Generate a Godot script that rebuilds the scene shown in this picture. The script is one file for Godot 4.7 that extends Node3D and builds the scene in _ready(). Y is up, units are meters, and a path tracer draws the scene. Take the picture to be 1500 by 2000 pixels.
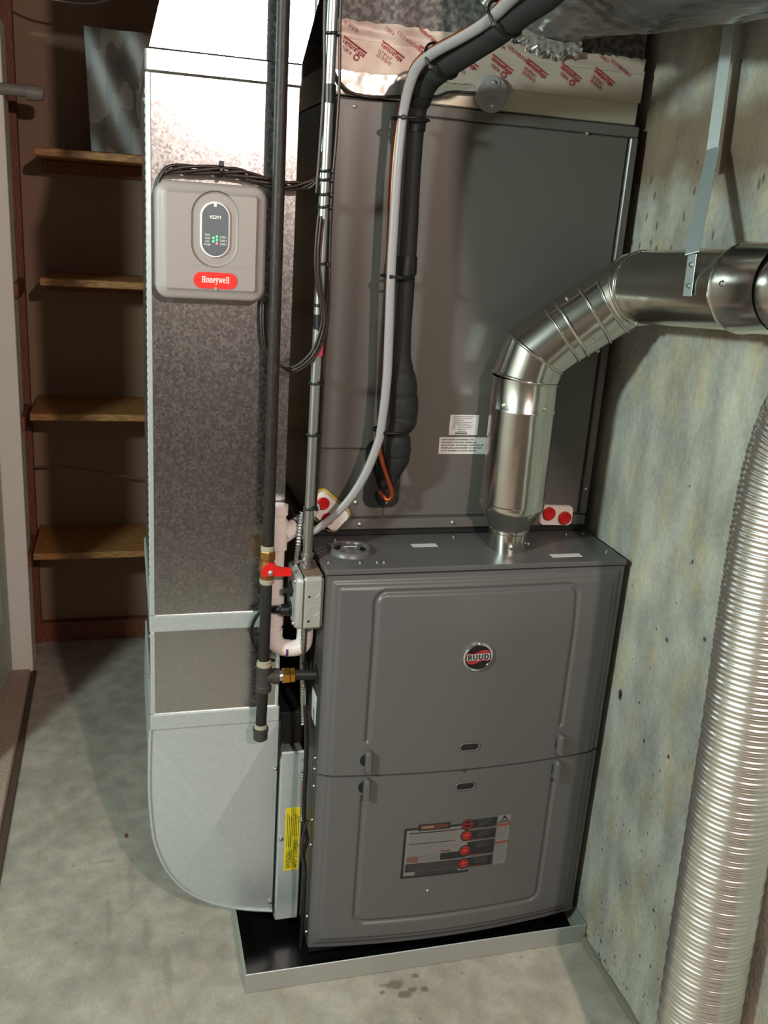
extends Node3D
# Basement utility room: upflow furnace with coil cabinet, return drop, flue pipe, line set and a concrete wall. Metres, y up, floor at y = 0.

const W := 0.6156          # furnace width
const FB := 0.0474         # furnace base height (stands in its pan)
const FT := 0.9114         # furnace top
const CZ := -0.173         # front of the coil cabinet
const WX := 0.6346         # face of the concrete wall
const DZ := -0.10          # front of the return duct
var M := {}
var noise_seed := 7

# ---------------------------------------------------------------- nodes
func named(parent: Node, called: String) -> String:
	if not parent.has_node(called):
		return called
	var k := 1
	while parent.has_node("%s_%03d" % [called, k]):
		k += 1
	return "%s_%03d" % [called, k]

func tag(o: Node, label := "", category := "", group := "", kind := "") -> Node:
	if label != "": o.set_meta("label", label)
	if category != "": o.set_meta("category", category)
	if group != "": o.set_meta("group", group)
	if kind != "": o.set_meta("kind", kind)
	return o

func thing(called: String, at: Vector3, label: String, category: String, group := "") -> Node3D:
	var o := Node3D.new()
	o.name = named(self, called)
	add_child(o)
	o.position = at
	tag(o, label, category, group)
	return o

# a mesh drawn in world coordinates, hung under its thing or part
func part(parent: Node3D, called: String, shape, mat: Material, label := "") -> MeshInstance3D:
	var o := MeshInstance3D.new()
	o.name = named(parent, called)
	o.mesh = done(shape)
	o.material_override = mat
	parent.add_child(o)
	var off := Vector3.ZERO
	var q: Node = parent
	while q is Node3D and q != self:
		off += q.position
		q = q.get_parent()
	o.position = -off
	if label != "": o.set_meta("label", label)
	return o

func solo(called: String, shape, mat: Material, label: String, category: String, group := "") -> MeshInstance3D:
	var o := part(self, called, shape, mat)
	tag(o, label, category, group)
	return o

func struct(called: String, shape, mat: Material, label := "") -> MeshInstance3D:
	var o := part(self, called, shape, mat)
	tag(o, label, "", "", "structure")
	return o

func done(shape) -> Mesh:
	if shape is SurfaceTool:
		shape.generate_normals()
		return shape.commit()
	return shape

# ---------------------------------------------------------------- shapes
func new_st() -> SurfaceTool:
	var st := SurfaceTool.new()
	st.begin(Mesh.PRIMITIVE_TRIANGLES)
	st.set_smooth_group(-1)
	return st

func tri(st: SurfaceTool, a: Vector3, b: Vector3, c: Vector3, out: Vector3) -> void:
	var n := (b - a).cross(c - a)
	if n.length_squared() < 1e-20: return
	if n.dot(out) > 0.0:
		st.add_vertex(a); st.add_vertex(c); st.add_vertex(b)
	else:
		st.add_vertex(a); st.add_vertex(b); st.add_vertex(c)

func quad(st: SurfaceTool, a: Vector3, b: Vector3, c: Vector3, d: Vector3, out: Vector3) -> void:
	tri(st, a, b, c, out)
	tri(st, a, c, d, out)

func box(st: SurfaceTool, lo: Vector3, hi: Vector3, ch := 0.0015, xf := Transform3D.IDENTITY) -> SurfaceTool:
	st.set_smooth_group(-1)
	var c := (lo + hi) / 2
	var h := (hi - lo) / 2
	ch = minf(ch, minf(h.x, minf(h.y, h.z)) * 0.8)
	var P := func(s: Vector3, k: int) -> Vector3:
		var v := Vector3(h.x - ch, h.y - ch, h.z - ch)
		v[k] = h[k]
		return xf * (c + v * s)
	for k in 3:
		var l := (k + 1) % 3
		var m := (k + 2) % 3
		for s in [-1.0, 1.0]:
			var a := Vector3.ZERO
			a[k] = s
			var q := []
			for e in [[-1, -1], [1, -1], [1, 1], [-1, 1]]:
				var g := a
				g[l] = e[0]; g[m] = e[1]
				q.append(P.call(g, k))
			quad(st, q[0], q[1], q[2], q[3], xf.basis * a)
			for t in [-1.0, 1.0]:
				var u := Vector3.ZERO
				u[k] = s; u[l] = t
				var u1 := u; var u2 := u
				u1[m] = -1; u2[m] = 1
				quad(st, P.call(u1, k), P.call(u2, k), P.call(u2, l), P.call(u1, l), xf.basis * u)
	for i in 8:
		var s := Vector3(1 if i & 1 else -1, 1 if i & 2 else -1, 1 if i & 4 else -1)
		tri(st, P.call(s, 0), P.call(s, 1), P.call(s, 2), xf.basis * s)
	return st

func abox(x0: float, x1: float, y0: float, y1: float, z0: float, z1: float, ch := 0.0015) -> SurfaceTool:
	return box(new_st(), Vector3(x0, y0, z0), Vector3(x1, y1, z1), ch)

func smooth_path(p: Array, sub: int) -> Array:
	# Catmull-Rom through rows [x, y, z, r]
	var out := []
	for i in p.size() - 1:
		var a: Vector4 = p[maxi(i - 1, 0)]; var b: Vector4 = p[i]; var c: Vector4 = p[i + 1]; var d: Vector4 = p[mini(i + 2, p.size() - 1)]
		for k in sub:
			var t := float(k) / sub
			out.append(0.5 * ((2.0 * b) + (c - a) * t + (2.0 * a - 5.0 * b + 4.0 * c - d) * t * t + (3.0 * b - a - 3.0 * c + d) * t * t * t))
	out.append(p[p.size() - 1])
	return out

func rows(a: Array, r := 0.0) -> Array:
	var o := []
	var n := 4 if r == 0.0 else 3
	for i in range(0, a.size(), n):
		o.append(Vector4(a[i], a[i + 1], a[i + 2], r if r > 0.0 else a[i + 3]))
	return o

# sweep a circle (or flattened circle) along rows of Vector4(x, y, z, radius)
func tube(st: SurfaceTool, p: Array, n := 12, caps := true, flat := 1.0, up := Vector3.ZERO) -> SurfaceTool:
	var rings := []
	var side := Vector3.ZERO
	for i in p.size():
		var a: Vector4 = p[maxi(i - 1, 0)]; var b: Vector4 = p[mini(i + 1, p.size() - 1)]
		var t := (Vector3(b.x, b.y, b.z) - Vector3(a.x, a.y, a.z)).normalized()
		if up != Vector3.ZERO:
			side = up
		elif side == Vector3.ZERO:
			side = Vector3.RIGHT if absf(t.x) < 0.8 else Vector3.UP
		side = (side - t * side.dot(t)).normalized()
		var w := t.cross(side)
		var q: Vector4 = p[i]
		var c := Vector3(q.x, q.y, q.z)
		var ring := []
		for k in n:
			var g := TAU * k / n
			ring.append(c + (side * cos(g) + w * sin(g) * flat) * q.w)
		rings.append([c, ring, t])
	st.set_smooth_group(1)
	for i in rings.size() - 1:
		for k in n:
			var l := (k + 1) % n
			var A: Array = rings[i][1]; var B: Array = rings[i + 1][1]
			quad(st, A[k], A[l], B[l], B[k], A[k] - rings[i][0] + A[l] - rings[i][0] + B[k] - rings[i + 1][0])
	if caps:
		st.set_smooth_group(-1)
		for e in [0, rings.size() - 1]:
			var s := -1.0 if e == 0 else 1.0
			for k in n:
				tri(st, rings[e][0], rings[e][1][k], rings[e][1][(k + 1) % n], rings[e][2] * s)
	return st

func rod(st: SurfaceTool, a: Vector3, b: Vector3, r: float, n := 16) -> SurfaceTool:
	return tube(st, [Vector4(a.x, a.y, a.z, r), Vector4(b.x, b.y, b.z, r)], n)

# profile of (radius, height) from bottom to top, turned about the local y axis
func lathe(st: SurfaceTool, prof: Array, xf: Transform3D, n := 32) -> SurfaceTool:
	var g := 2
	var last := Vector2.ZERO
	for i in prof.size() - 1:
		var a: Vector2 = prof[i]; var b: Vector2 = prof[i + 1]
		var d := (b - a).normalized()
		if i > 0 and d.dot(last) < 0.8: g += 1
		last = d
		st.set_smooth_group(g)
		for k in n:
			var u := TAU * k / n; var v := TAU * ((k + 1) % n) / n
			var w := (u + TAU * (k + 1) / n) / 2
			var nrm := Vector3(d.y * cos(w), -d.x, d.y * sin(w))
			quad(st, xf * Vector3(a.x * cos(u), a.y, a.x * sin(u)), xf * Vector3(a.x * cos(v), a.y, a.x * sin(v)), xf * Vector3(b.x * cos(v), b.y, b.x * sin(v)), xf * Vector3(b.x * cos(u), b.y, b.x * sin(u)), xf.basis * nrm)
	return st

func along(at: Vector3, dir: Vector3) -> Transform3D:
	# a frame whose y axis is dir
	var y := dir.normalized()
	var x := (Vector3.RIGHT if absf(y.x) < 0.8 else Vector3.FORWARD)
	x = (x - y * x.dot(y)).normalized()
	return Transform3D(Basis(x, y, x.cross(y)), at)

func rrect(x0: float, y0: float, x1: float, y1: float, r: float, n := 6) -> PackedVector2Array:
	var o := PackedVector2Array()
	for c in [[x1 - r, y1 - r, 0.0], [x0 + r, y1 - r, 0.25], [x0 + r, y0 + r, 0.5], [x1 - r, y0 + r, 0.75]]:
		for k in n + 1:
			var g: float = TAU * (c[2] + 0.25 * k / n)
			o.append(Vector2(c[0] + r * cos(g), c[1] + r * sin(g)))
	return o

# stacked loops (same number of points), the last one filled
func loft(st: SurfaceTool, loops: Array, xf := Transform3D.IDENTITY, smooth := true, bottom := false) -> SurfaceTool:
	for i in loops.size() - 1:
		st.set_smooth_group(10 if smooth else -1)
		var A: Array = loops[i]; var B: Array = loops[i + 1]
		var mid := Vector3.ZERO
		for v in A: mid += v
		for v in B: mid += v
		mid /= A.size() + B.size()
		for k in A.size():
			var l := (k + 1) % A.size()
			var o: Vector3 = (A[k] + A[l] + B[k] + B[l]) / 4 - mid
			if o.length() < 1e-6: o = Vector3.BACK
			quad(st, xf * A[k], xf * A[l], xf * B[l], xf * B[k], xf.basis * (o + Vector3(0, 0, 1e-5)))
	var ends := [[loops[loops.size() - 1], 1.0]]
	if bottom: ends.append([loops[0], -1.0])
	for e in ends:
		st.set_smooth_group(-1)
		var P2 := PackedVector2Array()
		for v in e[0]: P2.append(Vector2(v.x, v.y))
		var ix := Geometry2D.triangulate_polygon(P2)
		for k in range(0, ix.size(), 3):
			tri(st, xf * e[0][ix[k]], xf * e[0][ix[k + 1]], xf * e[0][ix[k + 2]], xf.basis * Vector3(0, 0, e[1]))
	return st

func rr_levels(x0: float, y0: float, x1: float, y1: float, r: float, levels: Array, n := 6) -> Array:
	var o := []
	for l in levels:
		var q := []
		for v in rrect(x0 + l[0], y0 + l[0], x1 - l[0], y1 - l[0], maxf(r - l[0], 0.0002), n): q.append(Vector3(v.x, v.y, l[1]))
		o.append(q)
	return o

func prism(st: SurfaceTool, poly: PackedVector2Array, z0: float, z1: float, xf := Transform3D.IDENTITY) -> SurfaceTool:
	var a := []; var b := []
	for v in poly:
		a.append(Vector3(v.x, v.y, z0)); b.append(Vector3(v.x, v.y, z1))
	st.set_smooth_group(-1)
	var ccw := not Geometry2D.is_polygon_clockwise(poly)
	for k in a.size():
		var l := (k + 1) % a.size()
		var d := poly[l] - poly[k]
		var o := Vector3(d.y, -d.x, 0) * (1.0 if ccw else -1.0)
		quad(st, xf * a[k], xf * a[l], xf * b[l], xf * b[k], xf.basis * o)
	var ix := Geometry2D.triangulate_polygon(poly)
	for k in range(0, ix.size(), 3):
		tri(st, xf * b[ix[k]], xf * b[ix[k + 1]], xf * b[ix[k + 2]], xf.basis * Vector3(0, 0, 1))
		tri(st, xf * a[ix[k]], xf * a[ix[k + 1]], xf * a[ix[k + 2]], xf.basis * Vector3(0, 0, -1))
	return st

# a height field surface f(u, v) with uv 0..1; out tells the front side
func grid(nx: int, ny: int, f: Callable, out := Vector3.BACK) -> ArrayMesh:
	var V := PackedVector3Array(); var N := PackedVector3Array(); var T := PackedVector2Array(); var I := PackedInt32Array()
	for j in ny + 1:
		for i in nx + 1:
			V.append(f.call(float(i) / nx, float(j) / ny))
			T.append(Vector2(float(i) / nx, 1.0 - float(j) / ny))
	var s := nx + 1
	var e := (V[1] - V[0]).cross(V[s] - V[0]).dot(out) > 0
	for j in ny + 1:
		for i in nx + 1:
			var a := V[j * s + mini(i + 1, nx)] - V[j * s + maxi(i - 1, 0)]
			var b := V[mini(j + 1, ny) * s + i] - V[maxi(j - 1, 0) * s + i]
			var n := a.cross(b).normalized()
			N.append(n if e else -n)
	for j in ny:
		for i in nx:
			var q := j * s + i
			if e: I.append_array([q, q + s, q + 1, q + 1, q + s, q + s + 1])
			else: I.append_array([q, q + 1, q + s, q + 1, q + s + 1, q + s])
	var A := []
	A.resize(Mesh.ARRAY_MAX)
	A[Mesh.ARRAY_VERTEX] = V; A[Mesh.ARRAY_NORMAL] = N; A[Mesh.ARRAY_TEX_UV] = T; A[Mesh.ARRAY_INDEX] = I
	var m := ArrayMesh.new()
	m.add_surface_from_arrays(Mesh.PRIMITIVE_TRIANGLES, A)
	return m

func sheet(a: Vector3, u: Vector3, v: Vector3, out: Vector3) -> ArrayMesh:
	return grid(1, 1, func(x, y): return a + u * x + v * y, out)

func lettering(parent: Node3D, text: String, height: float, xf: Transform3D, mat: Material, width := 0.0, fonts := "Droid Sans", weight := 400, called := "lettering") -> MeshInstance3D:
	var f := SystemFont.new()
	f.font_names = PackedStringArray([fonts])
	f.font_weight = weight
	var t := TextMesh.new()
	t.font = f
	t.text = text
	t.font_size = 32
	t.pixel_size = 0.01
	t.depth = 0.03
	t.curve_step = 1.0
	var box3 := t.get_aabb()
	var sy := height / 0.24
	var sx := sy if width == 0.0 else width / maxf(box3.size.x, 0.001)
	var o := MeshInstance3D.new()
	o.name = named(parent, called)
	o.mesh = t
	o.material_override = mat
	parent.add_child(o)
	var off := Vector3.ZERO
	var q: Node = parent
	while q is Node3D and q != self:
		off += q.position
		q = q.get_parent()
	var c := box3.get_center()
	o.transform = Transform3D(Basis.IDENTITY, -off) * xf * Transform3D(Basis.from_scale(Vector3(sx, sy, 0.015)), Vector3(-c.x * sx, -c.y * sy, 0))
	return o

# ---------------------------------------------------------------- materials
func std(c: Color, rough := 0.6, metal := 0.0) -> StandardMaterial3D:
	var m := StandardMaterial3D.new()
	m.albedo_color = c
	m.roughness = rough
	m.metallic = metal
	return m

func fnl(kind: int, freq: float, oct := 4) -> FastNoiseLite:
	var n := FastNoiseLite.new()
	n.noise_type = kind as FastNoiseLite.NoiseType
	noise_seed += 1
	n.seed = noise_seed
	n.frequency = freq
	n.fractal_octaves = oct
	return n

func noise_img(n: FastNoiseLite, size: int) -> Image:
	var im := n.get_seamless_image(size, size, false, false, 0.15)
	im.convert(Image.FORMAT_L8)
	return im

func ramp_tex(im: Image, a: Color, b: Color, lo := 0.0, hi := 1.0) -> ImageTexture:
	var o := Image.create(im.get_width(), im.get_height(), false, Image.FORMAT_RGB8)
	for y in im.get_height():
		for x in im.get_width():
			o.set_pixel(x, y, a.lerp(b, clampf((im.get_pixel(x, y).r - lo) / (hi - lo), 0, 1)))
	return ImageTexture.create_from_image(o)

func normal_tex(im: Image, strength: float) -> ImageTexture:
	var o := im.duplicate()
	o.convert(Image.FORMAT_RGBA8)
	o.bump_map_to_normal_map(strength)
	return ImageTexture.create_from_image(o)

func tri_map(m: StandardMaterial3D, per_metre: float, stretch := Vector3.ONE) -> StandardMaterial3D:
	m.uv1_triplanar = true
	m.uv1_world_triplanar = true
	m.uv1_scale = stretch * per_metre
	m.texture_repeat = true
	return m

func with_normal(m: StandardMaterial3D, t: Texture2D, s: float) -> StandardMaterial3D:
	m.normal_enabled = true
	m.normal_texture = t
	m.normal_scale = s
	return m

func materials() -> void:
	var cell := fnl(FastNoiseLite.TYPE_CELLULAR, 0.07, 2)
	cell.cellular_return_type = FastNoiseLite.RETURN_CELL_VALUE
	cell.domain_warp_enabled = true
	cell.domain_warp_amplitude = 18.0
	var spangle := noise_img(cell, 512)
	var fine := noise_img(fnl(FastNoiseLite.TYPE_SIMPLEX, 0.05, 5), 512)
	var broad := noise_img(fnl(FastNoiseLite.TYPE_SIMPLEX, 0.008, 3), 256)
	var fine_n := normal_tex(fine, 2.0)
	var broad_n := normal_tex(broad, 4.0)
	var spangle_n := normal_tex(spangle, 1.0)
	var sp_rough := ramp_tex(spangle, Color(0.20, 0.20, 0.20), Color(0.31, 0.31, 0.31))
	# galvanised sheet of the ducts
	var g := std(Color(0.72, 0.72, 0.72), 1.0, 1.0)
	g.roughness_texture = sp_rough
	g.albedo_texture = ramp_tex(spangle, Color(0.93, 0.94, 0.94), Color(1, 1, 1))
	M.galv = with_normal(tri_map(g, 7.0), spangle_n, 0.09)
	var gd := std(Color(0.70, 0.70, 0.68), 1.0, 0.6)
	gd.roughness_texture = ramp_tex(fine, Color(0.45, 0.45, 0.45), Color(0.62, 0.62, 0.62))
	M.galv_dull = with_normal(tri_map(gd, 3.0), fine_n, 0.12)
	var gs := std(Color(0.79, 0.82, 0.82), 0.36, 0.62)
	gs.albedo_texture = ramp_tex(fine, Color(0.965, 0.97, 0.97), Color(1, 1, 1), 0.2, 0.8)
	M.satin = with_normal(tri_map(gs, 2.0), fine_n, 0.03)
	M.pipe = with_normal(tri_map(std(Color(0.80, 0.79, 0.76), 0.2, 1.0), 3.0), broad_n, 0.10)
	M.emt = std(Color(0.72, 0.73, 0.72), 0.32, 1.0)
	M.hose = std(Color(0.92, 0.91, 0.89), 0.28, 1.0)
	M.chrome = std(Color(0.88, 0.88, 0.88), 0.15, 1.0)
	M.screw = std(Color(0.80, 0.80, 0.78), 0.3, 1.0)
	M.foil = with_normal(tri_map(std(Color(0.82, 0.81, 0.79), 0.28, 0.9), 5.0), broad_n, 0.5)
	# enamel of the furnace
	M.paint = with_normal(tri_map(std(Color(0.345, 0.338, 0.336), 0.36), 14.0), fine_n, 0.05)
	M.paint_coil = with_normal(tri_map(std(Color(0.36, 0.34, 0.322), 0.34), 14.0), fine_n, 0.05)
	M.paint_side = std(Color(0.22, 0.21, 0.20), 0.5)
	M.black = std(Color(0.05, 0.05, 0.05), 0.7)
	M.black_gloss = std(Color(0.035, 0.035, 0.04), 0.25)
	M.tie = std(Color(0.03, 0.03, 0.03), 0.4)
	M.foam = with_normal(tri_map(std(Color(0.075, 0.072, 0.07), 0.75), 30.0), fine_n, 0.4)
	var rust := std(Color(1, 1, 1), 0.5, 0.25)
	rust.albedo_texture = ramp_tex(fine, Color(0.13, 0.11, 0.10), Color(0.36, 0.26, 0.15), 0.66, 0.95)
	M.iron = tri_map(rust, 6.0, Vector3(1, 0.25, 1))
	M.iron_dark = std(Color(0.12, 0.115, 0.11), 0.5, 0.2)
	M.cast = with_normal(tri_map(std(Color(0.22, 0.205, 0.195), 0.6, 0.2), 20.0), fine_n, 0.5)
	M.brass = std(Color(0.80, 0.60, 0.28), 0.28, 1.0)
	M.brass_old = std(Color(0.58, 0.42, 0.24), 0.45, 0.9)
	M.red = std(Color(0.80, 0.10, 0.08), 0.35)
	M.cap_red = std(Color(0.72, 0.06, 0.07), 0.3)
	M.pvc = std(Color(0.86, 0.82, 0.80), 0.4)
	M.primer = std(Color(0.36, 0.16, 0.46), 0.5)
	M.dope = std(Color(0.58, 0.55, 0.48), 0.8)
	M.white_plastic = std(Color(0.575, 0.535, 0.52), 0.42)
	M.copper = std(Color(0.72, 0.36, 0.22), 0.35, 0.9)
	M.vinyl = std(Color(0.56, 0.545, 0.55), 0.4)
	M.wire = std(Color(0.17, 0.115, 0.10), 0.4)
	M.sticker = std(Color(0.80, 0.79, 0.78), 0.5)
	M.ink = std(Color(0.10, 0.10, 0.10), 0.6)
	M.ink_grey = std(Color(0.42, 0.42, 0.42), 0.6)
	M.print_white = std(Color(0.95, 0.93, 0.90), 0.5)
	M.print_red = std(Color(0.62, 0.14, 0.16), 0.6)
	M.logo_red = std(Color(0.88, 0.14, 0.10), 0.4)
	M.yellow = std(Color(0.84, 0.76, 0.10), 0.5)
	M.slate = std(Color(0.33, 0.35, 0.37), 0.4)
	M.sensor = std(Color(0.56, 0.54, 0.53), 0.5)
	M.insul = std(Color(0.70, 0.62, 0.30), 0.9)
	M.pink = std(Color(0.80, 0.25, 0.35), 0.6)
	var tape := std(Color(0.74, 0.67, 0.62), 0.45, 0.2)
	M.tape = with_normal(tri_map(tape, 6.0), broad_n, 0.2)
	M.band = with_normal(tri_map(std(Color(0.74, 0.70, 0.63), 0.45, 0.5), 4.0), broad_n, 0.15)
	var pl := std(Color(1, 1, 1), 0.6, 0.35)
	pl.albedo_texture = ramp_tex(fine, Color(0.30, 0.29, 0.28), Color(0.48, 0.46, 0.45), 0.25, 0.75)
	M.plenum = tri_map(pl, 2.5)
	var fj := std(Color(0.50, 0.50, 0.51), 0.26, 0.7)
	M.jacket = with_normal(tri_map(fj, 5.0, Vector3(1.6, 1.6, 0.25)), broad_n, 1.6)
	for c in [["green", Color(0.35, 1.0, 0.55)], ["redled", Color(1.0, 0.45, 0.55)]]:
		var m := std(c[1], 0.3)
		m.emission_enabled = true
		m.emission = c[1]
		m.emission_energy_multiplier = 1.2
		M[c[0]] = m
	# wood of the closet
	var wood := std(Color(1, 1, 1), 0.6)
	wood.albedo_texture = ramp_tex(fine, Color(0.50, 0.33, 0.17), Color(0.66, 0.46, 0.26), 0.3, 0.7)
	M.wood = tri_map(wood, 2.0, Vector3(0.35, 3, 3))
	var stud := std(Color(1, 1, 1), 0.7)
	stud.albedo_texture = ramp_tex(fine, Color(0.40, 0.22, 0.15), Color(0.50, 0.29, 0.20), 0.3, 0.7)
	M.stud = tri_map(stud, 2.0, Vector3(3, 0.35, 3))
	M.board = std(Color(0.52, 0.41, 0.33), 0.8)
	M.trim = std(Color(0.90, 0.89, 0.86), 0.45)
	M.door = std(Color(0.70, 0.71, 0.66), 0.5)
	M.wall_paint = std(Color(0.72, 0.70, 0.66), 0.8)
	M.joist = std(Color(0.22, 0.19, 0.16), 0.9)
	var cp := std(Color(1, 1, 1), 1.0)
	cp.albedo_texture = ramp_tex(noise_img(fnl(FastNoiseLite.TYPE_SIMPLEX, 0.12, 4), 256), Color(0.52, 0.44, 0.40), Color(0.76, 0.66, 0.60), 0.25, 0.75)
	M.carpet = tri_map(cp, 5.0)

func blot(im: Image, cx: float, cy: float, rx: float, ry: float, c: Color, a: float, n: FastNoiseLite) -> void:
	for y in range(maxi(int(cy - ry * 1.5), 0), mini(int(cy + ry * 1.5) + 1, im.get_height())):
		for x in range(maxi(int(cx - rx * 1.5), 0), mini(int(cx + rx * 1.5) + 1, im.get_width())):
			var d := Vector2((x - cx) / rx, (y - cy) / ry).length() + 0.35 * n.get_noise_2d(x * 3.0, y * 3.0)
			var k := clampf((1.0 - d) * 3.0, 0, 1) * a
			if k > 0.0: im.set_pixel(x, y, im.get_pixel(x, y).lerp(c, k))

# poured concrete: colour picture and relief for a face of w x h pixels
func concrete(w: int, h: int, wall: bool) -> StandardMaterial3D:
	var big := fnl(FastNoiseLite.TYPE_SIMPLEX, 0.004, 3)
	var mid := fnl(FastNoiseLite.TYPE_SIMPLEX, 0.018, 5)
	var grain := fnl(FastNoiseLite.TYPE_SIMPLEX, 0.15, 3)
	var im := Image.create(w, h, false, Image.FORMAT_RGB8)
	var bump := Image.create(w, h, false, Image.FORMAT_RGB8)
	var base := Color(0.61, 0.60, 0.565) if wall else Color(0.625, 0.595, 0.555)
	for y in h:
		for x in w:
			var ys := y * (0.45 if wall else 1.0)
			var v := 0.5 * big.get_noise_2d(x, ys) + 0.55 * mid.get_noise_2d(x, ys) + 0.22 * grain.get_noise_2d(x, y * 0.6)
			var c := base * (1.0 + (0.26 if wall else 0.17) * v)
			c = c.lerp(Color(c.r * 1.06, c.g * 1.0, c.b * 0.90), clampf(mid.get_noise_2d(ys + 900, x) * (1.2 if wall else 0.5), 0, 1))
			im.set_pixel(x, y, c)
			var b := 0.62 + 0.10 * mid.get_noise_2d(x, ys) + 0.10 * grain.get_noise_2d(x, y)
			bump.set_pixel(x, y, Color(b, b, b))
	var rng := RandomNumberGenerator.new()
	rng.seed = 11 if wall else 23
	if wall:
		# picture spans z -0.75 (left) .. 1.2 (right), y 2.4 (top) .. 0 (bottom)
		var pz := w / 1.95; var py := h / 2.4
		for k in 420:
			var y := rng.randf() * rng.randf() * 0.6 if k < 300 else rng.randf() * 2.4
			var z := rng.randf_range(-0.1, 1.0)
			var r := rng.randf_range(0.5, 1.2) if rng.randf() < 0.88 else rng.randf_range(1.2, 2.4)
			var px := (z + 0.75) * pz; var yy := (2.4 - y) * py
			blot(im, px, yy, r * 1.3, r * rng.randf_range(0.8, 1.3), Color(0.20, 0.19, 0.175), 0.8, grain)
			blot(bump, px, yy, r * 1.3, r * 1.1, Color(0.1, 0.1, 0.1), 1.0, grain)
		blot(im, (0.03 + 0.75) * pz, (2.4 - 0.62) * py, 4, 7, Color(0.10, 0.10, 0.10), 1.0, grain)
		# brown rust stain band, partly shade painted in, and run
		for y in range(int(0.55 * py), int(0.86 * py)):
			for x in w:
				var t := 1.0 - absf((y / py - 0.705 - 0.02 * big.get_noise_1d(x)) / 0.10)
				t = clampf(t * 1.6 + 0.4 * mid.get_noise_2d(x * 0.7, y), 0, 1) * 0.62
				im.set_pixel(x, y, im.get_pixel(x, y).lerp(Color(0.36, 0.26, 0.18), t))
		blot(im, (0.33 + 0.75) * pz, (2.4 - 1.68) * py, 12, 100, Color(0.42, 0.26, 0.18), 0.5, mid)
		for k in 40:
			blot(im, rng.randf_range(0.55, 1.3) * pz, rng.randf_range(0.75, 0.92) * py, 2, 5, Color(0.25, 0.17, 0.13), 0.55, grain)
		for y in range(int(0.93 * py), int(1.04 * py)):  # cast shadow of the flue pipe, painted into the wall colour
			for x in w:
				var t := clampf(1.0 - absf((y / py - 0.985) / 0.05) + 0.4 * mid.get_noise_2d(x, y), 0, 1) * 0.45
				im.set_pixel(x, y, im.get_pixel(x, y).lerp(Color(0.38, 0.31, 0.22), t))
	else:
		# picture spans x -0.75 .. 0.75, z -1.8 .. 1.2 (bottom)
		var px := w / 1.5; var pz := h / 3.0
		for s in [[0.10, 0.085, 20, 9], [0.135, 0.105, 9, 6], [0.15, 0.07, 7, 5], [0.115, 0.115, 10, 8], [0.16, 0.11, 6, 6], [0.07, 0.10, 5, 4]]:
			blot(im, (s[0] + 0.75) * px, (s[1] + 1.8) * pz, s[2], s[3], Color(0.40, 0.37, 0.32), 0.75, mid)
		for s in [[-0.43, -0.35, 6, 70], [-0.48, -0.22, 5, 60], [-0.40, -0.15, 5, 50], [-0.36, -0.05, 7, 60], [-0.50, -0.42, 30, 5], [-0.5, -0.9, 28, 6], [-0.55, -1.2, 18, 10]]:
			blot(im, (s[0] + 0.75) * px, (s[1] + 1.8) * pz, s[2], s[3], Color(0.50, 0.47, 0.41), 0.28, mid)
		blot(im, (-0.44 + 0.75) * px, (-0.51 + 1.8) * pz, 4, 7, Color(0.42, 0.24, 0.08), 0.9, grain)
		for k in 160:
			blot(im, rng.randf() * w, rng.randf() * h, rng.randf_range(1, 3), rng.randf_range(1, 3), Color(0.36, 0.33, 0.29), 0.5, grain)
	var m := std(Color(1, 1, 1), 0.85 if wall else 0.6)
	m.albedo_texture = ImageTexture.create_from_image(im)
	bump.convert(Image.FORMAT_RGBA8)
	bump.bump_map_to_normal_map(3.0)
	with_normal(m, ImageTexture.create_from_image(bump), 0.8 if wall else 0.35)
	m.texture_repeat = false
	return m

# ---------------------------------------------------------------- scene
func _ready() -> void:
	var cam := Camera3D.new()
	cam.name = "camera"
	cam.fov = rad_to_deg(2.0 * atan(1000.0 / 1812.84))
	cam.near = 0.05
	cam.transform = Transform3D(Basis(Vector3.UP, -0.28452) * Basis(Vector3.RIGHT, -0.30646) * Basis(Vector3.BACK, 0.070607), Vector3(-0.35618, 1.53648, 1.56343))
	add_child(cam)
	cam.current = true
	var we := WorldEnvironment.new()
	we.name = "world"
	var env := Environment.new()
	env.background_mode = Environment.BG_COLOR
	env.background_color = Color(0, 0, 0)
	env.tonemap_mode = Environment.TONE_MAPPER_LINEAR
	env.tonemap_exposure = 0.91
	env.sdfgi_enabled = true
	env.ssao_enabled = true
	env.ssil_enabled = true
	we.environment = env
	add_child(we)
	materials()
	lights()
	room()
	closet()
	furnace()
	coil()
	plenum()
	duct()
	rack()
	pan()
	flue()
	hose()
	flex()
	gas()
	conduit()
	pvc()
	lineset()
	zone_panel()
	wires()

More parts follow.
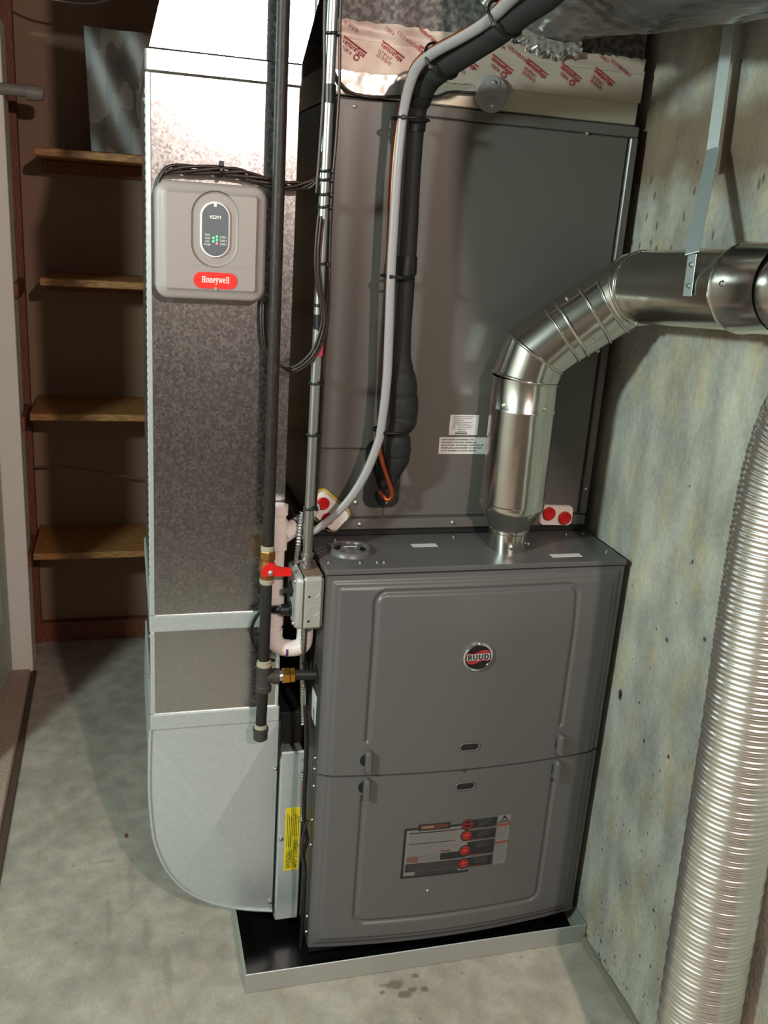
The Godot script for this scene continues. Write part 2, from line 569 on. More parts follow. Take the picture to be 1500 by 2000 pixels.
func lights() -> void:
	# bare bulb on the ceiling behind the camera
	var b := thing("ceiling_bulb", Vector3(0.2, 2.4, 2.6), "bare warm bulb in a white holder on the ceiling", "light bulb")
	part(b, "holder", lathe(new_st(), [Vector2(0, 2.37), Vector2(0.03, 2.37), Vector2(0.05, 2.385), Vector2(0.055, 2.40), Vector2(0, 2.40)], Transform3D(Basis.IDENTITY, Vector3(0.2, 0, 2.6))), M.white_plastic)
	var glow := std(Color(1, 0.95, 0.9), 0.4)
	glow.emission_enabled = true
	glow.emission = Color(1, 0.9, 0.8)
	glow.emission_energy_multiplier = 8.0
	part(b, "glass", lathe(new_st(), [Vector2(0, 2.28), Vector2(0.022, 2.287), Vector2(0.036, 2.315), Vector2(0.028, 2.345), Vector2(0.014, 2.365), Vector2(0.013, 2.37), Vector2(0, 2.37)], Transform3D(Basis.IDENTITY, Vector3(0.2, 0, 2.6)), 24), glow)
	var l := OmniLight3D.new()
	l.name = "bulb_light"
	l.position = Vector3(0.2, 2.32, 2.6)
	l.light_energy = 5.0
	l.light_color = Color(1.0, 0.91, 0.87)
	l.light_size = 0.035
	l.omni_range = 12.0
	l.omni_attenuation = 2.0
	l.shadow_enabled = true
	add_child(l)
	# frosted globe on the ceiling of the carpeted room to the left
	var f := thing("ceiling_globe", Vector3(-1.75, 2.4, 1.2), "round frosted pendant globe lamp over the carpeted room", "ceiling lamp")
	part(f, "base", lathe(new_st(), [Vector2(0, 2.36), Vector2(0.07, 2.365), Vector2(0.075, 2.40), Vector2(0, 2.40)], Transform3D(Basis.IDENTITY, Vector3(-1.75, 0, 1.2))), M.white_plastic)
	var globe := std(Color(0.9, 1, 0.95), 0.4)
	globe.emission_enabled = true
	globe.emission = Color(0.86, 1.0, 0.93)
	globe.emission_energy_multiplier = 4.0
	var gp := []
	for k in 17: gp.append(Vector2(0.11 * sin(PI * k / 16.0), 1.98 - 0.11 * cos(PI * k / 16.0)))
	part(f, "stem", rod(new_st(), Vector3(-1.75, 2.09, 1.2), Vector3(-1.75, 2.37, 1.2), 0.008, 10), M.white_plastic)
	part(f, "globe", lathe(new_st(), gp, Transform3D(Basis.IDENTITY, Vector3(-1.75, 0, 1.2)), 32), globe)
	var a := OmniLight3D.new()
	a.name = "globe_light"
	a.position = Vector3(-1.75, 1.98, 1.2)
	a.light_energy = 5.5
	a.light_color = Color(0.90, 1.0, 0.98)
	a.light_size = 0.10
	a.omni_range = 12.0
	a.omni_attenuation = 2.0
	a.shadow_enabled = true
	add_child(a)

func room() -> void:
	# floor, walls and ceiling all have thickness
	var cf := concrete(1024, 2048, false)
	struct("floor", grid(2, 2, func(u, v): return Vector3(lerpf(-0.68, 0.82, u), 0.0, lerpf(1.2, -1.8, v)), Vector3.UP), cf)
	var fs := new_st()
	box(fs, Vector3(-3.2, -0.12, -2.0), Vector3(4.2, -0.004, 4.2), 0.001)
	struct("floor_slab", fs, std(Color(0.58, 0.56, 0.52), 0.8))
	struct("floor_front", abox(-0.68, 4.0, -0.004, 0.0, 1.2, 1.7, 0.0005), std(Color(0.62, 0.60, 0.55), 0.75))
	struct("floor_rear", abox(-0.68, 4.0, -0.004, 0.004, 1.7, 4.0, 0.0005), std(Color(0.30, 0.27, 0.25), 0.95))
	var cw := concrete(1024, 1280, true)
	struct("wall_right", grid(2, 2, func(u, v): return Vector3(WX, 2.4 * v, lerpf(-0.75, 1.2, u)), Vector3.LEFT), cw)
	struct("wall_right_core", abox(WX + 0.001, WX + 0.2, 0.0, 2.4, -1.9, 1.2, 0.002), std(Color(0.58, 0.57, 0.53), 0.9))
	var mortar := new_st()
	var rng := RandomNumberGenerator.new()
	rng.seed = 5
	var pts := []
	for k in 40:
		var z := -0.1 + k * 0.034
		pts.append(Vector4(WX - 0.002, 0.002, z, 0.007 + rng.randf() * 0.005))
	tube(mortar, pts, 8, true)
	struct("trim_1", mortar, std(Color(0.45, 0.43, 0.38), 0.95), "rough mortar fillet where the concrete wall meets the floor")
	struct("wall_back", abox(0.02, WX, 0.0, 2.4, -0.95, -0.80, 0.002), std(Color(0.30, 0.28, 0.26), 0.9))
	struct("ceiling", abox(-3.2, 4.2, 2.40, 2.5, -2.1, 4.2, 0.002), M.joist)
	struct("wall_far_right", abox(4.0, 4.2, 0.0, 2.4, -0.2, 4.2, 0.002), M.wall_paint)
	struct("wall_side", abox(WX + 0.2, 4.2, 0.0, 2.4, 0.6, 0.8, 0.002), M.wall_paint)
	struct("wall_front", abox(-3.2, 4.2, 0.0, 2.4, 4.0, 4.2, 0.002), std(Color(0.36, 0.32, 0.29), 0.8))
	struct("wall_left", abox(-3.2, -3.0, 0.0, 2.4, -1.6, 4.2, 0.002), M.wall_paint)
	struct("wall_far_left", abox(-3.2, -0.76, 0.0, 2.4, -1.62, -1.46, 0.002), M.wall_paint)
	struct("wall_closet_left", abox(-0.90, -0.755, 0.0, 2.4, -1.9, -1.46, 0.002), M.board)
	struct("trim_4", abox(-0.80, -0.69, 1.99, 2.4, -1.455, -0.62, 0.002), M.wall_paint, "added bulkhead over the door, shading the closet top")  # added block out of view, keeps globe light off the closet top
	# carpet of the next room with its cut edge
	var cpt := tag(part(self, "carpet", abox(-3.0, -0.675, 0.0, 0.014, -1.44, 4.0, 0.004), M.carpet), "pinkish beige carpet running along the left edge of the concrete floor", "carpet", "", "stuff")
	cpt.set_meta("kind", "structure")
	struct("trim_2", abox(-0.672, -0.655, 0.0, 0.006, -1.44, 4.0, 0.001), std(Color(0.30, 0.23, 0.18), 0.9), "dark tack strip along the carpet edge")
	# door casing and the opened door leaf
	var j := new_st()
	box(j, Vector3(-0.735, 0.0, -1.46), Vector3(-0.667, 1.985, -1.44), 0.002)
	box(j, Vector3(-0.715, 0.0, -1.56), Vector3(-0.667, 1.985, -1.455), 0.001)
	struct("trim_3", j, M.trim, "white door casing left of the closet")
	var leaf := Node3D.new()
	leaf.name = "door_1"
	add_child(leaf)
	leaf.position = Vector3(-0.816, 0.02, -0.675)
	leaf.rotation.y = deg_to_rad(83.5)
	tag(leaf, "pale greenish white panel door standing open at the left edge", "", "", "structure")
	var d := MeshInstance3D.new()
	d.name = "door_leaf"
	d.mesh = done(box(new_st(), Vector3(0, 0, -0.035), Vector3(0.76, 1.96, 0), 0.002))
	d.material_override = M.door
	leaf.add_child(d)
	for r in [[0.10, 0.20, 0.34, 0.86], [0.42, 0.20, 0.66, 0.86], [0.10, 1.0, 0.34, 1.8], [0.42, 1.0, 0.66, 1.8]]:
		var o := MeshInstance3D.new()
		o.name = named(leaf, "panel")
		o.mesh = done(loft(new_st(), rr_levels(r[0], r[1], r[2], r[3], 0.004, [[0.0, 0.0], [0.008, 0.009], [0.02, 0.009], [0.035, 0.003], [0.05, 0.007]], 2), Transform3D.IDENTITY, false))
		o.material_override = M.door
		leaf.add_child(o)

func closet() -> void:
	var s := thing("shelving_unit", Vector3(-0.45, 0.0, -1.55), "built-in wooden closet shelves with pale front edges left of the tall duct", "shelves")
	part(s, "back_panel", abox(-0.75, 0.02, 0.0, 2.4, -1.76, -1.70, 0.002), M.board)
	part(s, "side_panel", abox(0.02, 0.06, 0.0, 2.4, -1.76, -1.0, 0.002), M.board)
	part(s, "upright", abox(-0.70, -0.655, 0.0, 2.3, -1.70, -1.66, 0.002), M.stud)
	part(s, "upright", abox(-0.755, -0.705, 0.0, 2.3, -1.70, -1.46, 0.002), M.stud)
	part(s, "kick_board", abox(-0.74, 0.02, 0.0, 0.075, -1.70, -1.665, 0.002), M.stud)
	var hs := [0.428, 0.884, 1.290, 1.649]
	var lefts := [-0.645, -0.635, -0.590, -0.590]
	for i in 4:
		part(s, "shelf", abox(lefts[i], 0.02, hs[i] - 0.011, hs[i] + 0.011, -1.69, -1.40, 0.002), M.wood)
		if i < 3: part(s, "cleat", abox(-0.70, -0.655, hs[i] - 0.055, hs[i] - 0.012, -1.66, -1.46, 0.002), M.stud)
		part(s, "cleat", abox(lefts[i], 0.0, hs[i] - 0.05, hs[i] - 0.012, -1.70, -1.68, 0.002), M.stud)
	# blotchy bag of papers on the top shelf
	var im := Image.create(256, 384, false, Image.FORMAT_RGB8)
	var n := fnl(FastNoiseLite.TYPE_SIMPLEX, 0.008, 2)
	for y in 384:
		for x in 256:
			var v := n.get_noise_2d(x, y * 0.6)
			im.set_pixel(x, y, Color(0.36, 0.30, 0.265) if v > 0.05 else Color(0.27, 0.20, 0.165) if v > -0.35 else Color(0.23, 0.175, 0.15))
	var bm := std(Color(1, 1, 1), 0.4)
	bm.albedo_texture = ImageTexture.create_from_image(im)
	var bag := thing("storage_box", Vector3(-0.35, 1.66, -1.5), "tall plastic-wrapped box with brown blotchy front on the top shelf", "box")
	part(bag, "carton", abox(-0.432, -0.26, 1.661, 1.975, -1.62, -1.426, 0.004), M.board)
	part(bag, "wrapper", grid(12, 18, func(u, v): return Vector3(lerpf(-0.435 - 0.012 * v, -0.258, u), lerpf(1.662, 1.985, v), -1.42 + 0.004 * sin(u * 9.0 + v * 7.0)), Vector3.BACK), bm)
	# stub of pale pipe poking in from the left
	var pm := std(Color(0.50, 0.48, 0.46), 0.5)
	var st := thing("pipe_stub", Vector3(-0.62, 1.80, -1.45), "short pale capped pipe high in the dark closet beside the door", "pipe")
	part(st, "pipe", rod(new_st(), Vector3(-0.72, 1.806, -1.44), Vector3(-0.60, 1.806, -1.44), 0.016), pm)
	part(st, "cap", lathe(new_st(), [Vector2(0, 0), Vector2(0.021, 0.0), Vector2(0.021, 0.03), Vector2(0.015, 0.045), Vector2(0, 0.048)], along(Vector3(-0.605, 1.804, -1.44), Vector3(1, -0.05, 0)), 20), pm)
	solo("loose_cable", tube(new_st(), smooth_path(rows([-0.655, 0.655, -1.655, -0.58, 0.668, -1.62, -0.50, 0.664, -1.60, -0.40, 0.645, -1.60, -0.285, 0.618, -1.63], 0.004), 5), 8), std(Color(0.42, 0.35, 0.28), 0.6), "thin pale cable arching across the back of the closet below the third shelf", "cable")
	solo("wire_hoop", tube(new_st(), smooth_path(rows([-0.60, 2.06, -1.42, -0.55, 2.045, -1.42, -0.48, 2.04, -1.42, -0.42, 2.045, -1.42, -0.37, 2.062, -1.42], 0.003), 4), 6), M.vinyl, "thin pale wire loop hanging at the top of the dark closet", "wire")

# ---- furnace -----------------------------------------------------------
func door_z(x: float, y: float, upper: bool) -> float:
	var y0 := 0.4765 if upper else 0.052
	var y1 := 0.8985 if upper else 0.4725
	var u := clampf(x / W, 0, 1)
	var bow := 0.024 * (1.0 - pow(2.0 * u - 1.0, 2))
	if upper: bow *= smoothstep(-0.04, 0.14, y1 - y)
	var e := minf(x, W - x)
	if upper: e = minf(e, y1 - y)
	else: e = minf(e, y - y0)
	var z := 0.003 + bow + 0.004 * smoothstep(0.009, 0.016, e) + 0.0025 * smoothstep(0.021, 0.027, e)
	# pressed U-shaped groove
	var dx := absf(x - 0.3025) - 0.2085
	var d := 1.0
	var r := 0.022
	var top := 0.866 if upper else -0.116
	var yy := y if upper else -y
	var lowend := 0.555 if upper else -0.425
	if yy > lowend - 0.01:
		var cx := dx + r; var cy := yy - (top - r)
		if cx > 0 and cy > 0: d = absf(Vector2(cx, cy).length() - r)
		elif cy > 0 or cx <= cy: d = absf(yy - top) if dx < 0 else 1.0
		else: d = absf(dx)
		if cx <= 0 and cy <= 0: d = minf(absf(dx), absf(yy - top))
		if yy < lowend: d = Vector2(d, lowend - yy).length()
	z -= 0.0045 * (1.0 - smoothstep(0.0015, 0.0075, d))
	# hand holes
	return z

func door_patch(x0: float, y0: float, x1: float, y1: float, upper: bool, lift: float, nx := 16, ny := 4) -> ArrayMesh:
	return grid(nx, ny, func(u, v):
		var x := lerpf(x0, x1, u); var y := lerpf(y0, y1, v)
		return Vector3(x, y, door_z(x, y, upper) + lift), Vector3.BACK)

func screw(parent: Node3D, at: Vector3, dir: Vector3, r := 0.005) -> void:
	var st := lathe(new_st(), [Vector2(0, 0), Vector2(r * 1.3, 0), Vector2(r * 1.3, r * 0.2), Vector2(r, r * 0.3), Vector2(r, r * 0.9), Vector2(r * 0.7, r * 1.1), Vector2(0, r * 1.1)], along(at, dir), 10)
	part(parent, "screw", st, M.screw)

func safety_print() -> ImageTexture:
	var w := 940; var h := 560
	var im := Image.create(w, h, false, Image.FORMAT_RGB8)
	var pale := Color(0.44, 0.43, 0.415); var dark := Color(0.11, 0.11, 0.115); var red := Color(0.46, 0.10, 0.10); var mid := Color(0.33, 0.32, 0.31); var dull := Color(0.40, 0.27, 0.24)
	im.fill(Color(0.345, 0.338, 0.336))
	var R := func(x, y, a, b, c): im.fill_rect(Rect2i(x, y, a, b), c)
	R.call(20, 45, 560, 490, pale)
	R.call(0, 60, 22, 480, dark); R.call(0, 520, 600, 24, dark); R.call(0, 45, 600, 22, dark)
	R.call(115, 15, 280, 64, dark); R.call(135, 28, 240, 38, Color(0.33, 0.17, 0.13))
	for k in 6: R.call(150 + k * 17, 36, 9, 22, Color(0.60, 0.52, 0.46))
	var rng := RandomNumberGenerator.new()
	rng.seed = 3
	R.call(50, 92, 460, 12, Color(0.18, 0.17, 0.17))
	for k in 13:
		R.call(48, 118 + k * 17, int(rng.randf_range(330, 510)), 7, Color(0.40, 0.385, 0.37))
	R.call(48, 200, 400, 10, Color(0.22, 0.21, 0.2))
	R.call(40, 330, 100, 60, dull); R.call(330, 290, 90, 24, dull); R.call(330, 320, 230, 70, dark)
	for k in 4: R.call(150, 330 + k * 16, 170, 6, mid)
	R.call(32, 400, 540, 84, Color(0.16, 0.155, 0.155)); R.call(120, 486, 380, 40, Color(0.17, 0.165, 0.165))
	for k in 4: R.call(60, 414 + k * 17, 480, 4, Color(0.26, 0.25, 0.25))
	for e in [[18, 92], [128, 96], [240, 140], [400, 100]]:
		R.call(560, e[0], 250, e[1], dark)
		for k in 4: R.call(640, e[0] + 14 + k * 15, int(rng.randf_range(90, 150)), 4, Color(0.30, 0.29, 0.29))
		R.call(590, e[0] + e[1] - 14, 105, 12, Color(0.36, 0.13, 0.12))
	for c in [62, 172, 322, 455]:
		for y in range(c - 56, c + 57):
			for x in range(490, 604):
				var v := Vector2(x - 547, y - c)
				var q := v.length()
				if y < 0 or y >= h: continue
				if q < 56: im.set_pixel(x, y, dark)
				if q < 46:
					var flame := absf(v.x) < 16.0 + 16.0 * sin(v.y * 0.16 + c) and v.y > -36 and v.y < 28
					im.set_pixel(x, y, Color(0.14, 0.05, 0.05) if flame and c == 62 else Color(0.72, 0.17, 0.14) if flame else red)
	R.call(822, 10, 116, 500, Color(0.44, 0.43, 0.42))
	R.call(822, 95, 116, 28, Color(0.50, 0.22, 0.18)); R.call(822, 275, 116, 22, Color(0.48, 0.24, 0.20))
	for k in 8: R.call(832, 135 + k * 16, int(rng.randf_range(70, 98)), 6, Color(0.37, 0.36, 0.355))
	for k in 10: R.call(832, 308 + k * 18, int(rng.randf_range(70, 98)), 6, Color(0.37, 0.36, 0.355))
	for y in range(15, 92):
		for x in range(826, 934):
			var v := Vector2(x - 880, y - 32)
			if v.length() < 14 or (v.y > 8 and absf(absf(v.x) - v.y * 0.75) < 7) or (absf(v.x) < 20 and absf(v.y - 46) < 7): im.set_pixel(x, y, dark)
	return ImageTexture.create_from_image(im)

func furnace() -> void:
	var f := thing("furnace", Vector3(W / 2, FB, -0.35), "grey enamelled upflow gas furnace with two bowed doors standing in a metal pan", "furnace")
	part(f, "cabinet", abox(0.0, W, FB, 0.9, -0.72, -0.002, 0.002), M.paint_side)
	part(f, "base_rail", abox(0.01, W - 0.01, 0.006, FB - 0.001, -0.70, -0.03, 0.002), M.black)
	part(f, "top_panel", abox(-0.003, W + 0.003, 0.9005, FT, -0.73, 0.006, 0.002), M.paint)
	for up in [true, false]:
		var y0 := 0.4765 if up else 0.052
		var y1 := 0.8985 if up else 0.4725
		var d := part(f, "upper_door" if up else "lower_door", grid(240, 168, func(u, v):
			var x := lerpf(0.0005, W - 0.0005, u); var y := lerpf(y0, y1, v)
			return Vector3(x, y, door_z(x, y, up)), Vector3.BACK), M.paint)
		var rim := new_st()
		for k in 60:
			var xa := lerpf(0.0005, W - 0.0005, k / 60.0); var xb := lerpf(0.0005, W - 0.0005, (k + 1) / 60.0)
			for e in [[y0, Vector3.DOWN], [y1, Vector3.UP]]:
				quad(rim, Vector3(xa, e[0], -0.004), Vector3(xb, e[0], -0.004), Vector3(xb, e[0], door_z(xb, e[0], up)), Vector3(xa, e[0], door_z(xa, e[0], up)), e[1])
		for e in [[0.0005, Vector3.LEFT], [W - 0.0005, Vector3.RIGHT]]:
			quad(rim, Vector3(e[0], y0, -0.004), Vector3(e[0], y1, -0.004), Vector3(e[0], y1, 0.0035), Vector3(e[0], y0, 0.0035), e[1])
		part(d, "door_edge", rim, M.paint)
		# finger slot with a raised lip, and two latch knobs
		var sy := 0.528 if up else 0.436
		var zz := door_z(0.306, sy, up)
		part(d, "finger_slot", loft(new_st(), rr_levels(0.288, sy - 0.0065, 0.325, sy + 0.0065, 0.0064, [[0.0, zz - 0.004], [0.0, zz + 0.0012]], 6), Transform3D.IDENTITY, false), M.black)
		var lip := []
		for v in rrect(0.286, sy - 0.0085, 0.327, sy + 0.0085, 0.0084, 6): lip.append(Vector4(v.x, v.y, zz + 0.001, 0.0018))
		lip.append(lip[0])
		part(d, "slot_lip", tube(new_st(), lip, 8, false), M.paint)
		for x in [0.097, 0.512]:
			var ky := 0.511 if up else 0.449
			var kz := door_z(x, ky, up)
			part(d, "latch_recess", lathe(new_st(), [Vector2(0.013, -0.004), Vector2(0.0135, 0.0008), Vector2(0.0, 0.001)], along(Vector3(x - 0.002, ky, kz), Vector3.BACK), 24), M.black)
			var kn := new_st()
			loft(kn, rr_levels(x - 0.0065, ky - 0.024, x + 0.0065, ky + 0.024, 0.006, [[0.001, kz - 0.003], [0.0, kz + 0.004], [0.0, kz + 0.012], [0.003, kz + 0.016]], 5))
			part(d, "latch", kn, M.paint)
		for x in [0.30]:
			part(d, "centre_notch", abox(x - 0.004, x + 0.004, (y0 if up else y1) - 0.003, (y0 if up else y1) + 0.003, door_z(x, y0 if up else y1, up) - 0.004, door_z(x, y0 if up else y1, up) + 0.002, 0.001), M.paint_side)
		if up:
			var ez := door_z(0.303, 0.731, true)
			var xf := along(Vector3(0.303, 0.731, ez), Vector3(-0.02, 0, 1))
			var em := part(d, "emblem", lathe(new_st(), [Vector2(0.031, -0.002), Vector2(0.031, 0.004), Vector2(0.0285, 0.006), Vector2(0.026, 0.0055), Vector2(0.0255, 0.003)], xf, 48), M.chrome, "round chrome-ringed badge")
			part(em, "badge_face", lathe(new_st(), [Vector2(0.0258, 0.0), Vector2(0.0258, 0.0032), Vector2(0, 0.0034)], xf, 40), M.black_gloss)
			for s in [1, -1]:
				var wave := PackedVector2Array()
				var low := PackedVector2Array()
				for k in 17:
					var x := lerpf(-0.0235, 0.0235, k / 16.0)
					var lim := sqrt(maxf(0.0, 0.0245 * 0.0245 - x * x)) * 0.98
					var yw := 0.0035 * sin(x * 130.0)
					wave.append(Vector2(x, clampf(s * 0.0115 + yw, -lim, lim)))
					low.append(Vector2(x, clampf(s * 0.0075 + yw * 0.3, -lim, lim)))
				low.reverse()
				wave.append_array(low)
				part(em, "red_wave", prism(new_st(), wave, ez + 0.0030, ez + 0.0042, Transform3D(Basis.IDENTITY, Vector3(0.303, 0.731, 0))), M.print_red)
			part(em, "name_band", prism(new_st(), rrect(-0.0240, -0.0072, 0.0240, 0.0072, 0.001, 2), ez + 0.0030, ez + 0.0040, Transform3D(Basis.IDENTITY, Vector3(0.303, 0.731, 0))), std(Color(0.62, 0.61, 0.60), 0.4))
			lettering(em, "RUUD", 0.0115, Transform3D(Basis.IDENTITY, Vector3(0.303, 0.731, ez + 0.0045)), M.ink, 0.043, "Droid Sans", 700)
		else:
			var sm := std(Color(1, 1, 1), 0.55)
			sm.albedo_texture = safety_print()
			part(d, "safety_label", grid(24, 8, func(u, v):
				var x := lerpf(0.184, 0.420, u); var y := lerpf(0.217, 0.356, v)
				return Vector3(x, y, door_z(x, y, false) + 0.0006), Vector3.BACK), sm, "printed safety label with red warning circles")
			part(d, "chip", lathe(new_st(), [Vector2(0.002, -0.001), Vector2(0.002, 0.0006), Vector2(0, 0.0008)], along(Vector3(0.246, 0.185, door_z(0.246, 0.185, false)), Vector3.BACK), 8), M.print_white)
	# round louvre on the top panel
	var gx := Transform3D(Basis.IDENTITY, Vector3(0.064, FT, -0.09))
	var g := part(f, "vent_cap", lathe(new_st(), [Vector2(0.0445, -0.001), Vector2(0.043, 0.003), Vector2(0.041, 0.008), Vector2(0.038, 0.010), Vector2(0.034, 0.0095), Vector2(0.0325, 0.008), Vector2(0.0315, 0.004)], gx, 40), M.paint)
	part(g, "opening", lathe(new_st(), [Vector2(0.033, 0.0), Vector2(0.033, 0.0035), Vector2(0, 0.0035)], gx, 32), M.black)
	part(g, "centre_plate", lathe(new_st(), [Vector2(0.019, 0.003), Vector2(0.019, 0.0085), Vector2(0.008, 0.009), Vector2(0.006, 0.006), Vector2(0, 0.006)], gx, 32), M.paint)
	for k in 4:
		var a := TAU * (k + 0.35) / 4
		part(g, "spoke", box(new_st(), Vector3(0.015, 0.003, -0.004), Vector3(0.034, 0.0088, 0.004), 0.001, Transform3D(Basis(Vector3.UP, a), gx.origin)), M.paint)
	part(g, "slot", abox(0.052, 0.078, FT + 0.0088, FT + 0.0098, -0.094, -0.089, 0.0004), M.sticker)
	for p in [[0.103, -0.028], [0.116, -0.027], [0.030, -0.128], [0.048, -0.158], [0.010, -0.036], [0.303, -0.160], [0.560, -0.158], [0.598, -0.046], [0.600, -0.158], [0.070, -0.03]]:
		screw(f, Vector3(p[0], FT, p[1]), Vector3.UP, 0.0032)
	for k in [0.505, 0.48, 0.44, 0.36, 0.30, 0.12, 0.08]:
		screw(f, Vector3(-0.001, k, -0.012), Vector3.LEFT, 0.0035)
	part(f, "lid_label", abox(0.197, 0.250, FT, FT + 0.0006, -0.121, -0.103, 0.0002), M.sticker, "small white label near the vent cap")
	part(f, "lid_label", abox(0.466, 0.532, FT, FT + 0.0006, -0.040, -0.022, 0.0002), M.sticker, "small white label at the right end")
	part(f, "rating_plate", abox(-0.0015, -0.0004, 0.565, 0.63, -0.075, -0.03, 0.0003), M.sticker)
	part(f, "gas_hole", lathe(new_st(), [Vector2(0.02, 0), Vector2(0.02, 0.002), Vector2(0, 0.002)], along(Vector3(0, 0.672, -0.045), Vector3.LEFT), 20), M.black)

# ---- coil cabinet ------------------------------------------------------
func coil() -> void:
	var c := thing("coil_cabinet", Vector3(0.31, FT + 0.006, -0.43), "tall dark grey evaporator coil cabinet standing on the furnace", "coil cabinet")
	part(c, "cabinet", abox(0.012, 0.6085, 0.918, 1.735, -0.70, CZ - 0.006, 0.002), M.paint_coil)
	part(c, "upper_panel", abox(0.0125, 0.150, 1.0965, 1.733, CZ - 0.01, CZ, 0.003), M.paint_coil)
	part(c, "lower_panel", abox(0.0125, 0.150, 0.953, 1.0935, CZ - 0.01, CZ, 0.003), M.paint_coil)
	part(c, "access_panel", abox(0.1505, 0.590, 0.953, 1.715, CZ - 0.012, CZ - 0.001, 0.003), M.paint_coil)
	part(c, "top_rail", abox(0.1505, 0.608, 1.7155, 1.735, CZ - 0.01, CZ + 0.003, 0.002), M.paint_coil)
	part(c, "side_rail", abox(0.592, 0.6085, 0.953, 1.715, CZ - 0.01, CZ + 0.004, 0.002), M.paint_coil)
	part(c, "bottom_rail", abox(0.0125, 0.608, 0.928, 0.951, CZ - 0.01, CZ + 0.006, 0.003), M.paint_coil)
	part(c, "base_channel", abox(0.0125, 0.608, 0.9135, 0.927, CZ - 0.02, CZ - 0.004, 0.001), M.black)
	for p in [[0.155, 0.985], [0.50, 1.715], [0.30, 0.94], [0.09, 0.985], [0.10, 0.940], [0.045, 1.72], [0.565, 0.94], [0.598, 1.01]]:
		screw(c, Vector3(p[0], p[1], CZ + 0.003 if p[1] > 0.99 and p[1] < 1.7 else CZ + (0.006 if p[1] < 0.95 else 0.0)), Vector3.BACK, 0.0032)
	# stickers
	var s1 := part(c, "rating_sticker", abox(0.2765, 0.3385, 1.126, 1.168, CZ - 0.001, CZ - 0.0002, 0.0003), M.sticker, "white rating sticker with a small barcode")
	for k in 9:
		part(s1, "print_line", abox(0.283 + (0.012 if k > 4 else 0.0), 0.283 + [0.045, 0.04, 0.025, 0.042, 0.036, 0.044, 0.041, 0.03, 0.03][k], 1.1635 - k * 0.0038, 1.1647 - k * 0.0038, CZ - 0.0004, CZ, 0.0001), M.ink_grey)
	part(s1, "barcode", abox(0.290, 0.316, 1.1275, 1.1315, CZ - 0.0004, CZ, 0.0001), M.ink_grey)
	part(s1, "round_mark", lathe(new_st(), [Vector2(0.003, 0.0), Vector2(0.0036, 0.0003), Vector2(0.0026, 0.0003)], along(Vector3(0.2855, 1.1425, CZ - 0.0002), Vector3.BACK), 20), M.ink_grey)
	var s2 := part(c, "warning_sticker", prism(new_st(), rrect(0.2575, 1.0865, 0.3595, 1.1215, 0.002, 3), CZ - 0.001, CZ + 0.0003), M.sticker, "white warning sticker with bold capitals")
	var L := ["PROPOSITION 65 WARNING: THIS", "APPLIANCE CONTAINS FIBERGLASS", "INSULATION. RESPIRABLE PARTICLES OF", "FIBERGLASS ARE KNOWN TO THE STATE", "OF CALIFORNIA TO CAUSE CANCER."]
	var wd := [0.070, 0.076, 0.0925, 0.089, 0.078]
	for i in 5:
		lettering(s2, L[i], 0.0034, Transform3D(Basis.IDENTITY, Vector3(0.262 + wd[i] / 2, 1.1165 - i * 0.0058, CZ + 0.0004)), M.ink, wd[i], "Droid Sans", 700)
	# drain plates with red plugs
	var dp := part(c, "drain_plate", loft(new_st(), rr_levels(0.497, 0.9285, 0.572, 0.9725, 0.010, [[0.0, CZ], [0.0, CZ + 0.010], [0.002, CZ + 0.012]], 5), Transform3D(Basis(Vector3.BACK, -0.03), Vector3(-0.028, 0.018, 0))), M.pvc, "white drain plate with two red plugs at the lower right")
	for p in [[0.514, 0.9585], [0.552, 0.948]]:
		part(dp, "plug", lathe(new_st(), [Vector2(0.0145, 0.0), Vector2(0.0145, 0.005), Vector2(0.012, 0.007), Vector2(0.0, 0.005)], along(Vector3(p[0], p[1], CZ + 0.012), Vector3.BACK), 24), M.cap_red)
	var tl := Transform3D(Basis(Vector3.BACK, -0.72), Vector3(0.032, 0.972, 0))
	part(c, "foam_seal", loft(new_st(), rr_levels(-0.044, -0.031, 0.046, 0.030, 0.016, [[0.0, CZ], [0.0, CZ + 0.006]], 4), tl), M.insul, "yellow foam seal behind the left drain plate")
	var dl := part(c, "drain_plate", loft(new_st(), rr_levels(-0.040, -0.026, 0.042, 0.025, 0.013, [[0.0, CZ + 0.004], [0.0, CZ + 0.014], [0.002, CZ + 0.016]], 5), tl), M.pvc, "white drain plate set at a slant at the lower left")
	for p in [[0.020, 0.990], [0.0305, 0.957]]:
		part(dl, "plug", lathe(new_st(), [Vector2(0.0125, 0.0), Vector2(0.0125, 0.005), Vector2(0.010, 0.008), Vector2(0.0, 0.006)], along(Vector3(p[0], p[1], CZ + 0.016), Vector3.BACK), 24), M.cap_red)
	part(c, "pipe_port", loft(new_st(), rr_levels(0.105, 0.975, 0.180, 1.115, 0.02, [[0.0, CZ], [0.0, CZ + 0.003]], 5)), M.black, "black gasket where the lines enter")

